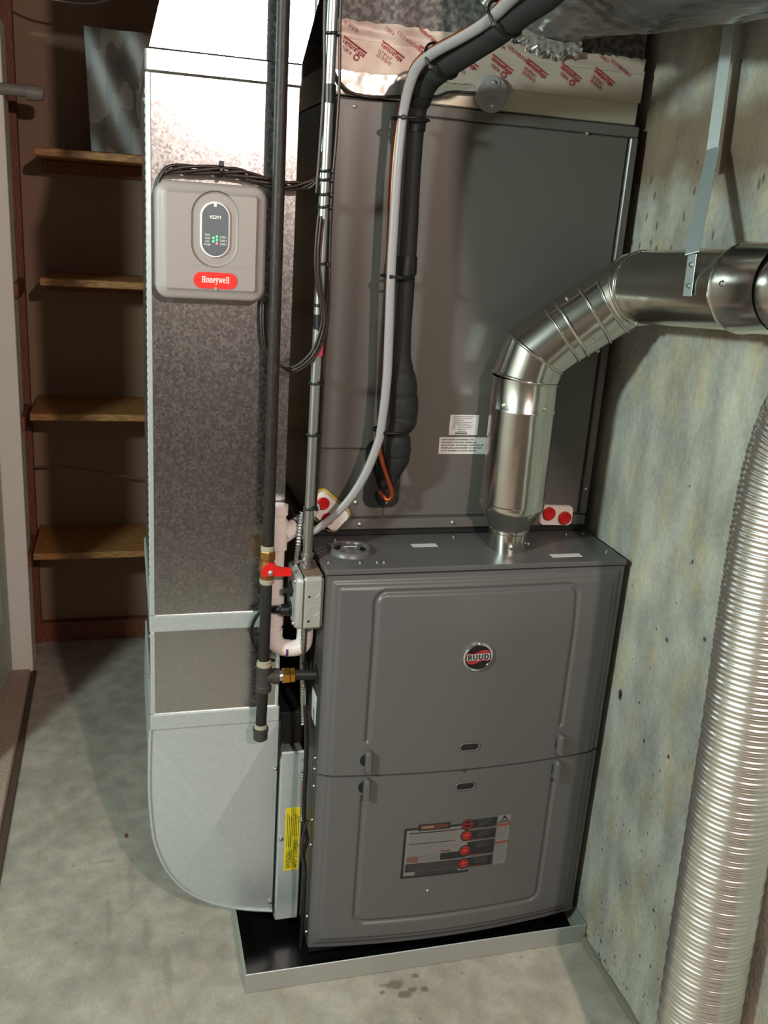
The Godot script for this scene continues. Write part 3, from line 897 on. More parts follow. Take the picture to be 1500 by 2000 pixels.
# ---- plenum above the coil ---------------------------------------------
func plenum() -> void:
	var p := thing("supply_plenum", Vector3(0.305, 1.736, -0.43), "dull metal supply plenum sealed with printed foil tape above the coil cabinet", "plenum")
	part(p, "plenum_box", abox(0.008, 0.602, 1.80, 2.39, -0.70, CZ - 0.004, 0.002), M.plenum)
	part(p, "bare_collar", abox(0.010, 0.601, 1.737, 1.80, -0.70, CZ - 0.002, 0.002), M.band, "pale bare metal collar")
	var rng := RandomNumberGenerator.new()
	rng.seed = 9
	var wob := []
	for k in 80: wob.append(rng.randf_range(-1, 1))
	var low := part(p, "foil_tape", grid(78, 10, func(u, v):
		var x := lerpf(0.006, 0.603, u)
		var y := lerpf(1.776 + 0.0015 * wob[int(u * 78)], 1.832, v)
		return Vector3(x, y, CZ + 0.0010 + 0.0006 * sin(v * 8.0 + u * 5.0) + 0.0002 * sin(u * 60.0 + 3.0 * v)), Vector3.BACK), M.tape)
	var high := part(p, "foil_tape", grid(78, 8, func(u, v):
		var x := lerpf(0.006, 0.601, u)
		var y := lerpf(1.826, 1.856 + 0.0022 * wob[int(u * 78)] + (0.0 if u < 0.55 else -0.004), v)
		return Vector3(x, y, CZ + 0.0014 + 0.0012 * sin(v * 6.0 + u * 9.0)), Vector3.BACK), M.tape)
	part(p, "bright_foil", grid(30, 10, func(u, v): return Vector3(lerpf(0.006, 0.13, u), lerpf(1.742, 1.80, v), CZ + 0.0003 + 0.0004 * sin(u * 11.0 + v * 5.0) * sin(v * 9.0 + u * 3.0)), Vector3.BACK), M.foil, "shiny crumpled foil patch at the left end")
	var tilt := Basis(Vector3.BACK, -0.50)
	for k in 9:
		var x := 0.037 + k * 0.0685
		if k > 7: break
		var b := Transform3D(tilt, Vector3(x, 1.812, CZ + 0.0035))
		if x < 0.57:
			part(low, "red_bar", box(new_st(), Vector3(-0.024, 0.0058, -0.0002), Vector3(0.024, 0.0078, 0.0002), 0.0001, b), M.print_red)
			lettering(low, "VentureTape", 0.0078, b, M.print_red, 0.045, "Droid Sans", 700)
			lettering(low, "UL181A-P" if k % 2 else "1581A", 0.0062, b * Transform3D(Basis.IDENTITY, Vector3(-0.008, -0.009, 0)), M.print_red, 0.026 if k % 2 else 0.019, "Droid Sans", 400)
			if k % 2: lettering(low, "UL181B-FX", 0.0062, b * Transform3D(Basis.IDENTITY, Vector3(-0.006, -0.0165, 0)), M.print_red, 0.028, "Droid Sans", 400)
			else: part(low, "stamp", lathe(new_st(), [Vector2(0.0035, 0), Vector2(0.0055, 0.0003), Vector2(0.004, 0.0003)], along(b * Vector3(0.012, -0.009, 0), Vector3.BACK), 14), M.print_red)
		var t := Transform3D(tilt, Vector3(x - 0.006, 1.846, CZ + 0.005))
		lettering(high, ["UL181B-FX", "1581A", "VentureTape"][k % 3], 0.0062, t, M.print_red, [0.028, 0.019, 0.036][k % 3], "Droid Sans", 700 if k % 3 == 2 else 400)
		if k % 3 == 1:
			lettering(high, "COLD WEATHER", 0.0058, Transform3D(tilt, Vector3(x + 0.03, 1.834, CZ + 0.0048)), M.print_red, 0.048, "Droid Sans", 400)
	# round grey sensor with its lead
	var s := thing("temperature_sensor", Vector3(0.297, 1.763, CZ), "round grey plastic sensor screwed to the plenum collar", "sensor")
	var sx := along(Vector3(0.297, 1.763, CZ + 0.001), Vector3.BACK)
	part(s, "housing", lathe(new_st(), [Vector2(0.031, 0), Vector2(0.0315, 0.010), Vector2(0.029, 0.013), Vector2(0, 0.013)], sx, 40), M.sensor)
	for q in [1, -1]:
		part(s, "ear", lathe(new_st(), [Vector2(0.012, 0.0), Vector2(0.012, 0.0015), Vector2(0.0, 0.0018)], along(Vector3(0.297, 1.763 + q * 0.018, CZ + 0.014), Vector3.BACK), 20), M.sensor)
		screw(s, Vector3(0.297, 1.763 + q * 0.019, CZ + 0.0155), Vector3.BACK, 0.003)
	solo("sensor_cable", tube(new_st(), smooth_path(rows([0.000, 1.775, -0.16, 0.012, 1.757, -0.164, 0.030, 1.743, -0.165, 0.049, 1.738, -0.165, 0.077, 1.737, -0.165, 0.123, 1.743, -0.168, 0.190, 1.749, -0.166, 0.218, 1.759, -0.165, 0.268, 1.762, -0.165], 0.0028), 5), 8), M.wire, "thin dark cable running across the plenum collar to the round sensor", "cable")

# ---- return duct -------------------------------------------------------
func duct() -> void:
	var d := thing("return_duct", Vector3(-0.19, 0.07, -0.3), "tall galvanised return air duct with rounded boot left of the furnace", "duct")
	var x0 := -0.313; var x1 := -0.066; var zb := -0.55
	part(d, "upper_section", abox(x0, x1, 0.788, 1.738, zb, DZ, 0.001), M.galv)
	part(d, "lower_section", abox(x0, x1, 0.575, 0.757, zb, DZ, 0.001), M.galv)
	for s in [[0.755, 0.789], [0.544, 0.578]]:
		part(d, "slip_joint", abox(x0 - 0.004, x1 + 0.004, s[0], s[1], zb, DZ + 0.005, 0.0025), M.satin)
	part(d, "slip_joint", abox(x0 - 0.003, x1 + 0.003, 1.732, 1.768, zb, DZ + 0.006, 0.003), M.galv)
	# standing corner seams left and right
	for s in [[0.79, 1.732], [0.58, 0.754]]:
		part(d, "corner_seam", abox(x0 - 0.003, x0 + 0.006, s[0], s[1], DZ - 0.008, DZ + 0.003, 0.0012), M.satin)
	part(d, "corner_seam", abox(x1 - 0.006, x1 + 0.001, 0.58, 0.754, DZ - 0.008, DZ + 0.003, 0.0012), M.satin)
	var tabs := new_st()
	for k in 62:
		var y := 0.8 + k * 0.0148
		box(tabs, Vector3(x0 - 0.0028, y, -0.150), Vector3(x0, y + 0.009, -0.145), 0.0005)
	tag(part(d, "seam_tab", tabs, M.satin), "", "", "", "stuff")
	for y in [1.70, 0.83, 0.70, 0.61]:
		screw(d, Vector3(x0, y, -0.2), Vector3.LEFT, 0.004)
	# offset elbow at the top, leaning right and forward
	var e := new_st()
	var A := [Vector3(x0 + 0.002, 1.762, DZ), Vector3(x1, 1.762, DZ), Vector3(x1, 1.762, zb), Vector3(x0 + 0.002, 1.762, zb)]
	for o in [Vector3(0.036, 0.145, 0.0), Vector3(0.0, 0.48, 0.0)]:
		var B := []
		for v in A: B.append(v + o)
		for k in 4:
			quad(e, A[k], A[(k + 1) % 4], B[(k + 1) % 4], B[k], [Vector3.BACK, Vector3.RIGHT, Vector3.FORWARD, Vector3.LEFT][k])
		A = B
	part(d, "offset_section", e, M.galv)
	# rounded boot with a cross-broken face
	var P := PackedVector2Array()
	for q in [[-0.062, 0.545], [-0.317, 0.545], [-0.320, 0.457], [-0.320, 0.393], [-0.316, 0.324], [-0.309, 0.275], [-0.292, 0.221], [-0.267, 0.176], [-0.238, 0.143], [-0.202, 0.117], [-0.164, 0.098], [-0.119, 0.082], [-0.062, 0.069]]: P.append(Vector2(q[0], q[1]))
	var apex := Vector3(-0.190, 0.318, DZ + 0.020)
	var bt := new_st()
	var sect := [0, 1, 1, 1, 1, 1, 1, 2, 2, 2, 2, 2, 3]
	for k in P.size():
		var l := (k + 1) % P.size()
		bt.set_smooth_group(20 + sect[k])
		tri(bt, apex, Vector3(P[k].x, P[k].y, DZ), Vector3(P[l].x, P[l].y, DZ), Vector3.BACK)
	bt.set_smooth_group(30)
	for k in range(1, P.size()):
		var l := (k + 1) % P.size()
		if k == P.size() - 1: bt.set_smooth_group(-1)
		var n := (P[l] - P[k])
		quad(bt, Vector3(P[k].x, P[k].y, DZ), Vector3(P[l].x, P[l].y, DZ), Vector3(P[l].x, P[l].y, zb), Vector3(P[k].x, P[k].y, zb), Vector3(n.y, -n.x, 0) if not Geometry2D.is_polygon_clockwise(P) else Vector3(-n.y, n.x, 0))
	part(d, "boot", bt, M.satin)
	var seam := []
	for k in range(1, P.size()): seam.append(Vector4(P[k].x, P[k].y, DZ + 0.001, 0.0035))
	part(d, "boot_seam", tube(new_st(), smooth_path(seam, 3), 8), M.satin)
	for y in [0.43, 0.095]: screw(d, Vector3(-0.066, y, DZ + 0.002), Vector3.BACK, 0.0035)

func rack() -> void:
	var r := thing("filter_rack", Vector3(-0.03, 0.045, -0.3), "narrow metal filter rack with yellow warning sticker beside the furnace", "filter rack")
	part(r, "housing", abox(-0.0565, -0.006, 0.045, 0.464, -0.55, DZ - 0.004, 0.002), M.satin)
	part(r, "cover", abox(-0.0555, -0.0035, 0.043, 0.468, DZ - 0.004, DZ + 0.004, 0.003), M.satin)
	part(r, "top_plate", abox(-0.0565, -0.004, 0.470, 0.545, -0.55, -0.125, 0.002), M.black)
	part(r, "edge_strip", abox(-0.0610, -0.0575, 0.455, 0.545, -0.15, DZ + 0.006, 0.001), M.iron_dark)
	screw(r, Vector3(-0.049, 0.257, DZ + 0.004), Vector3.BACK, 0.004)
	screw(r, Vector3(-0.050, 0.474, DZ - 0.02), Vector3.UP, 0.004)
	var y := part(r, "warning_sticker", abox(-0.0405, -0.0085, 0.174, 0.332, DZ + 0.0038, DZ + 0.0046, 0.0002), M.yellow, "yellow bilingual warning sticker")
	var up := Basis(Vector3.BACK, PI / 2)
	lettering(y, "WARNING:", 0.0095, Transform3D(up, Vector3(-0.0318, 0.202, DZ + 0.0047)), M.ink, 0.046, "Droid Sans", 400)
	lettering(y, "AVERTISSEMENT:", 0.0095, Transform3D(up, Vector3(-0.0165, 0.216, DZ + 0.0047)), M.ink, 0.074, "Droid Sans", 400)
	part(y, "rule", abox(-0.0245, -0.0239, 0.178, 0.328, DZ + 0.0045, DZ + 0.0048, 0.0001), M.ink)
	for k in 6:
		var lx := -0.0365 + 0.0040 * k + (0.004 if k > 2 else 0.0)
		part(y, "print_line", abox(lx, lx + 0.0012, 0.234 if k < 3 else 0.260, 0.318 - 0.004 * (k % 3), DZ + 0.0045, DZ + 0.0048, 0.0001), M.ink)

func pan() -> void:
	var p := thing("drain_pan", Vector3(0.25, 0.0, -0.3), "shallow galvanised drain pan under the furnace", "drain pan")
	part(p, "pan_base", abox(-0.135, 0.631, 0.0005, 0.003, -0.75, 0.048, 0.0005), M.black_gloss)
	var a := 0.0465
	part(p, "front_lip", abox(-0.1365, 0.632, 0.001, a, 0.0475, 0.0495, 0.0006), M.galv_dull)
	part(p, "side_lip", abox(-0.1365, -0.1345, 0.001, a, -0.75, 0.0475, 0.0006), M.galv_dull)
	part(p, "side_lip", abox(0.630, 0.632, 0.001, a, -0.75, 0.0475, 0.0006), M.galv_dull)
	part(p, "rolled_edge", rod(new_st(), Vector3(-0.136, a, 0.0485), Vector3(0.632, a, 0.0485), 0.0016, 8), M.satin)

# ---- flue --------------------------------------------------------------
func bead(st: SurfaceTool, at: Vector3, dir: Vector3, r: float, h := 0.004, w := 0.004) -> SurfaceTool:
	return lathe(st, [Vector2(r, -w), Vector2(r + h * 0.8, -w * 0.6), Vector2(r + h, 0), Vector2(r + h * 0.8, w * 0.6), Vector2(r, w)], along(at, dir), 40)

func flue() -> void:
	var f := thing("flue_pipe", Vector3(0.393, FT, -0.088), "shiny galvanised flue pipe rising from the furnace and bending along the concrete wall", "flue pipe")
	var R := 0.064
	var base := Transform3D(Basis.IDENTITY, Vector3(0.393, 0, -0.088))
	part(f, "collar", lathe(new_st(), [Vector2(0.0395, FT), Vector2(0.0395, 0.948), Vector2(0.041, 0.950), Vector2(0.041, 0.955), Vector2(0.039, 0.957)], base, 40), M.pipe)
	part(f, "increaser", lathe(new_st(), [Vector2(0.040, 0.957), Vector2(0.0425, 0.962), Vector2(0.058, 0.990), Vector2(0.064, 0.998), Vector2(0.0655, 1.003), Vector2(0.0655, 1.010), Vector2(0.064, 1.012)], base, 40), M.pipe)
	part(f, "riser", lathe(new_st(), [Vector2(R, 1.010), Vector2(R, 1.200)], base, 48), M.pipe)
	part(f, "riser", lathe(new_st(), [Vector2(R - 0.0015, 1.198), Vector2(R + 0.0015, 1.199), Vector2(R + 0.0015, 1.203), Vector2(R, 1.205), Vector2(R, 1.262)], base, 48), M.pipe)
	# gored elbows: centres of the mitre rings
	var C := [Vector3(0.393, 1.262, -0.088), Vector3(0.405, 1.310, -0.083), Vector3(0.446, 1.349, -0.068), Vector3(0.497, 1.391, -0.049), Vector3(0.529, 1.417, -0.036), Vector3(0.551, 1.441, -0.006), Vector3(0.555, 1.447, 0.020), Vector3(0.556, 1.473, 0.335), Vector3(0.556, 1.478, 0.40)]
	for i in range(0, 6):
		var a: Vector3 = C[i]; var b: Vector3 = C[i + 1]
		var before: Vector3 = (a - (C[i - 1] if i > 0 else a + Vector3.DOWN)).normalized()
		var dir := (b - a).normalized()
		var after: Vector3 = (C[i + 2] - b).normalized()
		var n0 := (before + dir).normalized(); var n1 := (dir + after).normalized()
		var st := new_st()
		st.set_smooth_group(1)
		var fr := along(a, dir).basis
		var ra := []; var rb := []
		for k in 49:
			var g := TAU * (k % 48) / 48
			var v := (fr.x * cos(g) + fr.z * sin(g)) * R
			ra.append(a + v - dir * (v.dot(n0) / dir.dot(n0)))
			rb.append(b + v - dir * (v.dot(n1) / dir.dot(n1)))
		for k in 48: quad(st, ra[k], ra[k + 1], rb[k + 1], rb[k], ra[k] - a + rb[k] - b)
		part(f, "elbow_gore" if i != 2 else "elbow_joint", st, M.pipe)
		var ring := []
		for k in 49: ring.append(Vector4(rb[k].x, rb[k].y, rb[k].z, 0.0032))
		part(f, "seam_bead", tube(new_st(), ring, 8, false), M.pipe)
		if i == 0:
			var r2 := []
			for k in 49: r2.append(Vector4(ra[k].x, ra[k].y, ra[k].z, 0.0032))
			part(f, "seam_bead", tube(new_st(), r2, 8, false), M.pipe)
		if i == 2:
			var m := a.lerp(b, 0.30)
			part(f, "seam_bead", bead(new_st(), m, dir, R - 0.0005), M.pipe)
			for q in [Vector3(-0.5, 0.7, 0.3), Vector3(0.3, -0.2, 1), Vector3(0.6, -0.9, 0.4)]:
				var v: Vector3 = (q - dir * q.dot(dir)).normalized()
				screw(f, a.lerp(b, 0.6) + v * R, v, 0.0035)
	part(f, "horizontal_run", rod(new_st(), C[6], C[7], R, 48), M.pipe)
	var dh: Vector3 = (C[7] - C[6]).normalized()
	part(f, "coupling", lathe(new_st(), [Vector2(R, -0.006), Vector2(R + 0.004, -0.004), Vector2(R + 0.005, 0.0), Vector2(R + 0.002, 0.005), Vector2(R + 0.002, 0.10)], along(C[7] - dh * 0.02, dh), 48), M.pipe)
	part(f, "wall_elbow", tube(new_st(), smooth_path(rows([0.556, 1.476, 0.40, 0.558, 1.478, 0.425, 0.572, 1.479, 0.445, 0.60, 1.479, 0.453, 0.632, 1.479, 0.453], R - 0.001), 5), 40), M.pipe)
	for q in [[Vector3(0.393 - 0.055, 1.212, -0.088 + 0.033), Vector3(-0.85, 0, 0.5)], [Vector3(0.393 + 0.02, 1.212, -0.088 + 0.061), Vector3(0.3, 0, 0.95)], [Vector3(0.393 + 0.064, 1.22, -0.088), Vector3(1, 0, 0)], [Vector3(0.385, 0.925, -0.0495), Vector3(-0.2, 0, 1)], [Vector3(0.429, 0.925, -0.068), Vector3(0.9, 0, 0.5)], [Vector3(0.50, 1.455, 0.03), Vector3(-0.9, 0, 0.2)], [Vector3(0.545, 1.508, 0.02), Vector3(-0.2, 1, 0)], [Vector3(0.545, 1.385, 0.03), Vector3(-0.3, -1, 0)], [Vector3(0.491, 1.478, 0.345), Vector3(-1, 0.1, 0)]]:
		screw(f, q[0], q[1], 0.004)
	# hanger strap
	var s := thing("hanger_strap", Vector3(0.60, 2.0, 0.1), "galvanised sheet metal strap hanging in front of the concrete wall and holding the flue pipe", "strap")
	var top := Vector3(0.612, 2.38, 0.045)
	var fold := Vector3(0.596, 1.682, 0.105)
	var low := Vector3(0.4895, 1.452, 0.262)
	var bend := Vector3(0.4895, 1.515, 0.258)
	for q in [[top, fold + Vector3(-0.001, -0.03, 0), "upper_strap"], [fold, bend, "lower_strap"], [bend, low, "strap_end"]]:
		var a: Vector3 = q[0]; var b: Vector3 = q[1]
		var dir := (b - a).normalized()
		var wv := Vector3(0.35, 0, 1.0) if q[2] != "strap_end" else Vector3(0, 0.08, 1)
		wv = (wv - dir * wv.dot(dir)).normalized()
		var nv := dir.cross(wv)
		if q[2] == "lower_strap": a -= nv * 0.0016 * signf(nv.x)
		part(s, q[2], box(new_st(), Vector3(-0.0115, 0, -0.0006), Vector3(0.0115, (b - a).length(), 0.0006), 0.0003, Transform3D(Basis(wv, dir, wv.cross(dir)), a)), M.satin)
	for t in [0.25, 0.75]:
		screw(s, bend.lerp(low, t) + Vector3(-0.001, 0, 0.003), Vector3(-1, 0, 0), 0.0035)

func hose() -> void:
	var r := 0.0655
	var p := []
	var path := smooth_path(rows([0.566, 0.004, 0.545, 0.562, 0.273, 0.529, 0.560, 0.757, 0.505, 0.558, 1.247, 0.486, 0.552, 1.42, 0.60, 0.550, 1.52, 0.78, 0.555, 1.56, 1.0, 0.62, 1.57, 1.30, 0.95, 1.62, 1.55, 1.25, 1.85, 1.65, 1.3, 2.38, 1.7], 0.06), 60)
	var len := 0.0
	var prev: Vector4 = path[0]
	var ring := 0.0
	var dense := []
	for i in path.size():
		var v: Vector4 = path[i]
		len += Vector3(v.x - prev.x, v.y - prev.y, v.z - prev.z).length()
		prev = v
		dense.append([len, v])
	var k := 0
	var step := 0.0085 / 5.0
	var at := 0.0
	var prof := [0.0, 0.0003, 0.0014, 0.0019, 0.0009]
	var n := 0
	while at < len:
		while k < dense.size() - 2 and dense[k + 1][0] < at: k += 1
		var t: float = clampf((at - dense[k][0]) / maxf(dense[k + 1][0] - dense[k][0], 1e-6), 0, 1)
		var v: Vector4 = dense[k][1].lerp(dense[k + 1][1], t)
		p.append(Vector4(v.x, v.y, v.z, r - 0.0019 + prof[n % 5] + 0.0006 * sin(n * 0.37)))
		at += step
		n += 1
	solo("flexible_hose", tube(new_st(), p, 44, true), M.hose, "shiny ribbed aluminium flexible hose standing in front of the concrete wall at right", "hose")

func flex() -> void:
	var n := fnl(FastNoiseLite.TYPE_SIMPLEX, 2.5, 3)
	var pts := smooth_path(rows([0.415, 2.03, -0.17, 0.168, 0.418, 2.03, -0.10, 0.170, 0.425, 2.01, 0.10, 0.170, 0.42, 1.995, 0.25, 0.170, 0.41, 1.96, 0.6, 0.170, 0.40, 1.91, 1.0, 0.170, 0.42, 1.93, 1.4, 0.170, 0.46, 2.10, 1.9, 0.170, 0.5, 2.38, 2.2, 0.17]), 10)  # out-of-view run sags low, shaped to shade the coil cabinet
	var f := thing("insulated_flex_duct", Vector3(0.45, 1.89, 0.3), "large silver jacketed flexible duct crossing the top right corner", "duct")
	part(f, "jacket", grid(56, pts.size() - 1, func(u, v):
		var q: Vector4 = pts[int(round(v * (pts.size() - 1)))]
		var g := TAU * fposmod(u, 1.0)
		var w := 1.0 + 0.02 * n.get_noise_2d(v * 9.0, sin(g) * 0.6) + 0.012 * n.get_noise_3d(cos(g) * 3.0, sin(g) * 3.0, v * 5.0)
		return Vector3(q.x + cos(g) * q.w * w, q.y + sin(g) * q.w * w, q.z), Vector3.RIGHT), M.jacket)
	part(f, "foil_collar", grid(60, 6, func(u, v):
		var g := lerpf(PI * 1.15, PI * 1.58, u)
		var rr: float = lerpf(0.168, 0.196, v) + 0.010 * n.get_noise_1d(g * 9.0) * v
		return Vector3(0.417 + cos(g) * rr, 2.03 + sin(g) * rr, CZ + lerpf(0.016, 0.006, v) + 0.010 * (n.get_noise_2d(g * 7.0, v * 1.5) + 0.4) * v), Vector3.BACK), M.foil, "crumpled shiny foil round the duct take-off")

# ---- gas line ----------------------------------------------------------
func hex(st: SurfaceTool, at: Vector3, dir: Vector3, r: float, h: float) -> SurfaceTool:
	return loft(st, [hexring(r * 0.92, 0), hexring(r, h * 0.1), hexring(r, h * 0.9), hexring(r * 0.92, h)], Transform3D(along(Vector3.ZERO, dir).basis * Basis(Vector3.RIGHT, Vector3.BACK * -1.0, Vector3.UP) , at), false, true)

func hexring(r: float, z: float) -> Array:
	var o := []
	for k in 6: o.append(Vector3(r * cos(TAU * (k + 0.5) / 6), r * sin(TAU * (k + 0.5) / 6), z))
	return o

func gas() -> void:
	var x := -0.1045; var z := -0.045
	var g := thing("gas_pipe", Vector3(x, 0.53, z), "dark iron gas pipe with red shut-off valve hanging in front of the duct", "gas pipe")
	part(g, "riser", rod(new_st(), Vector3(x - 0.004, 2.38, z), Vector3(x + 0.001, 0.945, z), 0.0107, 20), M.iron, "rusty upper pipe")
	part(g, "thread_dope", lathe(new_st(), [Vector2(0.0107, 0.945), Vector2(0.0128, 0.943), Vector2(0.0132, 0.936), Vector2(0.0110, 0.934)], Transform3D(Basis.IDENTITY, Vector3(x, 0, z)), 20), M.dope)
	part(g, "valve_nut", hex(new_st(), Vector3(x, 0.918, z), Vector3.UP, 0.0152, 0.018), M.brass_old)
	part(g, "valve_body", lathe(new_st(), [Vector2(0.010, 0.878), Vector2(0.0135, 0.880), Vector2(0.0135, 0.888), Vector2(0.0155, 0.894), Vector2(0.0155, 0.906), Vector2(0.0125, 0.914), Vector2(0.0125, 0.919)], Transform3D(Basis.IDENTITY, Vector3(x, 0, z)), 24), M.brass_old)
	part(g, "thread_dope", lathe(new_st(), [Vector2(0.0107, 0.868), Vector2(0.0135, 0.871), Vector2(0.0140, 0.878), Vector2(0.012, 0.881)], Transform3D(Basis.IDENTITY, Vector3(x, 0, z)), 20), M.dope)
	var h := PackedVector2Array()
	for q in [[-0.016, 0.006], [-0.010, 0.012], [-0.002, 0.017], [0.006, 0.017], [0.012, 0.011], [0.022, 0.0075], [0.036, 0.007], [0.0395, 0.004], [0.0395, -0.004], [0.036, -0.0065], [0.022, -0.006], [0.010, -0.008], [-0.002, -0.0075], [-0.015, -0.009]]: h.append(Vector2(q[0], q[1]))
	var hd := part(g, "valve_handle", prism(new_st(), h, z + 0.013, z + 0.020, Transform3D(Basis.IDENTITY, Vector3(x + 0.003, 0.899, 0))), M.red, "red lever handle")
	part(hd, "handle_lip", abox(x + 0.016, x + 0.042, 0.8925, 0.8945, z + 0.013, z + 0.027, 0.0008), M.red)
	screw(g, Vector3(x + 0.003, 0.898, z + 0.020), Vector3.BACK, 0.004)
	part(g, "riser", rod(new_st(), Vector3(x, 0.872, z), Vector3(x - 0.001, 0.70, z), 0.0107, 20), M.iron_dark)
	part(g, "thread_dope", lathe(new_st(), [Vector2(0.011, 0.697), Vector2(0.0150, 0.699), Vector2(0.0150, 0.703), Vector2(0.0128, 0.705), Vector2(0.0132, 0.709), Vector2(0.0107, 0.711)], Transform3D(Basis.IDENTITY, Vector3(x, 0, z)), 20), M.dope)
	var tee := new_st()
	lathe(tee, [Vector2(0.011, 0.644), Vector2(0.0155, 0.645), Vector2(0.0155, 0.655), Vector2(0.0135, 0.657), Vector2(0.0135, 0.687), Vector2(0.0155, 0.689), Vector2(0.0155, 0.698), Vector2(0.011, 0.699)], Transform3D(Basis.IDENTITY, Vector3(x, 0, z)), 24)
	lathe(tee, [Vector2(0.0132, 0.0), Vector2(0.0132, 0.016), Vector2(0.0155, 0.018), Vector2(0.0155, 0.029), Vector2(0.009, 0.030)], along(Vector3(x, 0.674, z), Vector3.RIGHT), 24)
	part(g, "tee_fitting", tee, M.cast)
	part(g, "thread_dope", lathe(new_st(), [Vector2(0.009, 0.0), Vector2(0.011, 0.001), Vector2(0.011, 0.007), Vector2(0.009, 0.008)], along(Vector3(x + 0.029, 0.674, z), Vector3.RIGHT), 18), M.screw)
	part(g, "union_nut", hex(new_st(), Vector3(x + 0.036, 0.674, z), Vector3.RIGHT, 0.0165, 0.014), M.brass, "bright brass flare nut")
	part(g, "union_nut", hex(new_st(), Vector3(x + 0.050, 0.674, z), Vector3.RIGHT, 0.0152, 0.010), M.brass)
	part(g, "branch_pipe", rod(new_st(), Vector3(x + 0.058, 0.674, z), Vector3(0.002, 0.672, z), 0.0105, 18), M.iron_dark)
	part(g, "drip_leg", rod(new_st(), Vector3(x - 0.001, 0.646, z), Vector3(x - 0.003, 0.565, z), 0.0107, 20), M.iron_dark)
	part(g, "thread_dope", lathe(new_st(), [Vector2(0.0107, 0.562), Vector2(0.0132, 0.563), Vector2(0.0125, 0.570), Vector2(0.0107, 0.571)], Transform3D(Basis.IDENTITY, Vector3(x - 0.003, 0, z)), 20), M.dope)
	part(g, "cap", lathe(new_st(), [Vector2(0, 0.536), Vector2(0.011, 0.536), Vector2(0.0142, 0.539), Vector2(0.0142, 0.556), Vector2(0.0155, 0.557), Vector2(0.0155, 0.563), Vector2(0.010, 0.564)], Transform3D(Basis.IDENTITY, Vector3(x - 0.003, 0, z)), 24), M.cast)

# ---- electrical --------------------------------------------------------
func armoured(p: Array, r: float) -> SurfaceTool:
	var path := smooth_path(p, 24)
	var len := 0.0
	var o := []
	var last := Vector3.ZERO
	for i in path.size():
		var v := Vector3(path[i].x, path[i].y, path[i].z)
		if i > 0: len += (v - last).length()
		last = v
		o.append(Vector4(v.x, v.y, v.z, r + 0.0012 * sin(len * TAU / 0.0062)))
	return tube(new_st(), o, 14)

func tie(at: Vector3, rx: float, rz: float, label: String, group := "black cable ties on the conduit") -> void:
	var ring := []
	for k in 25:
		var g := TAU * k / 24
		ring.append(Vector4(at.x + rx * cos(g), at.y + 0.001 * sin(g * 2), at.z + rz * sin(g), 0.0025))
	var o := thing("cable_tie", at, label, "cable tie", group)
	part(o, "band", tube(new_st(), ring, 6, false), M.tie)
	part(o, "lock", abox(at.x + rx * 0.5, at.x + rx * 0.5 + 0.006, at.y - 0.003, at.y + 0.003, at.z + rz * 0.75, at.z + rz * 0.75 + 0.006, 0.001), M.tie)

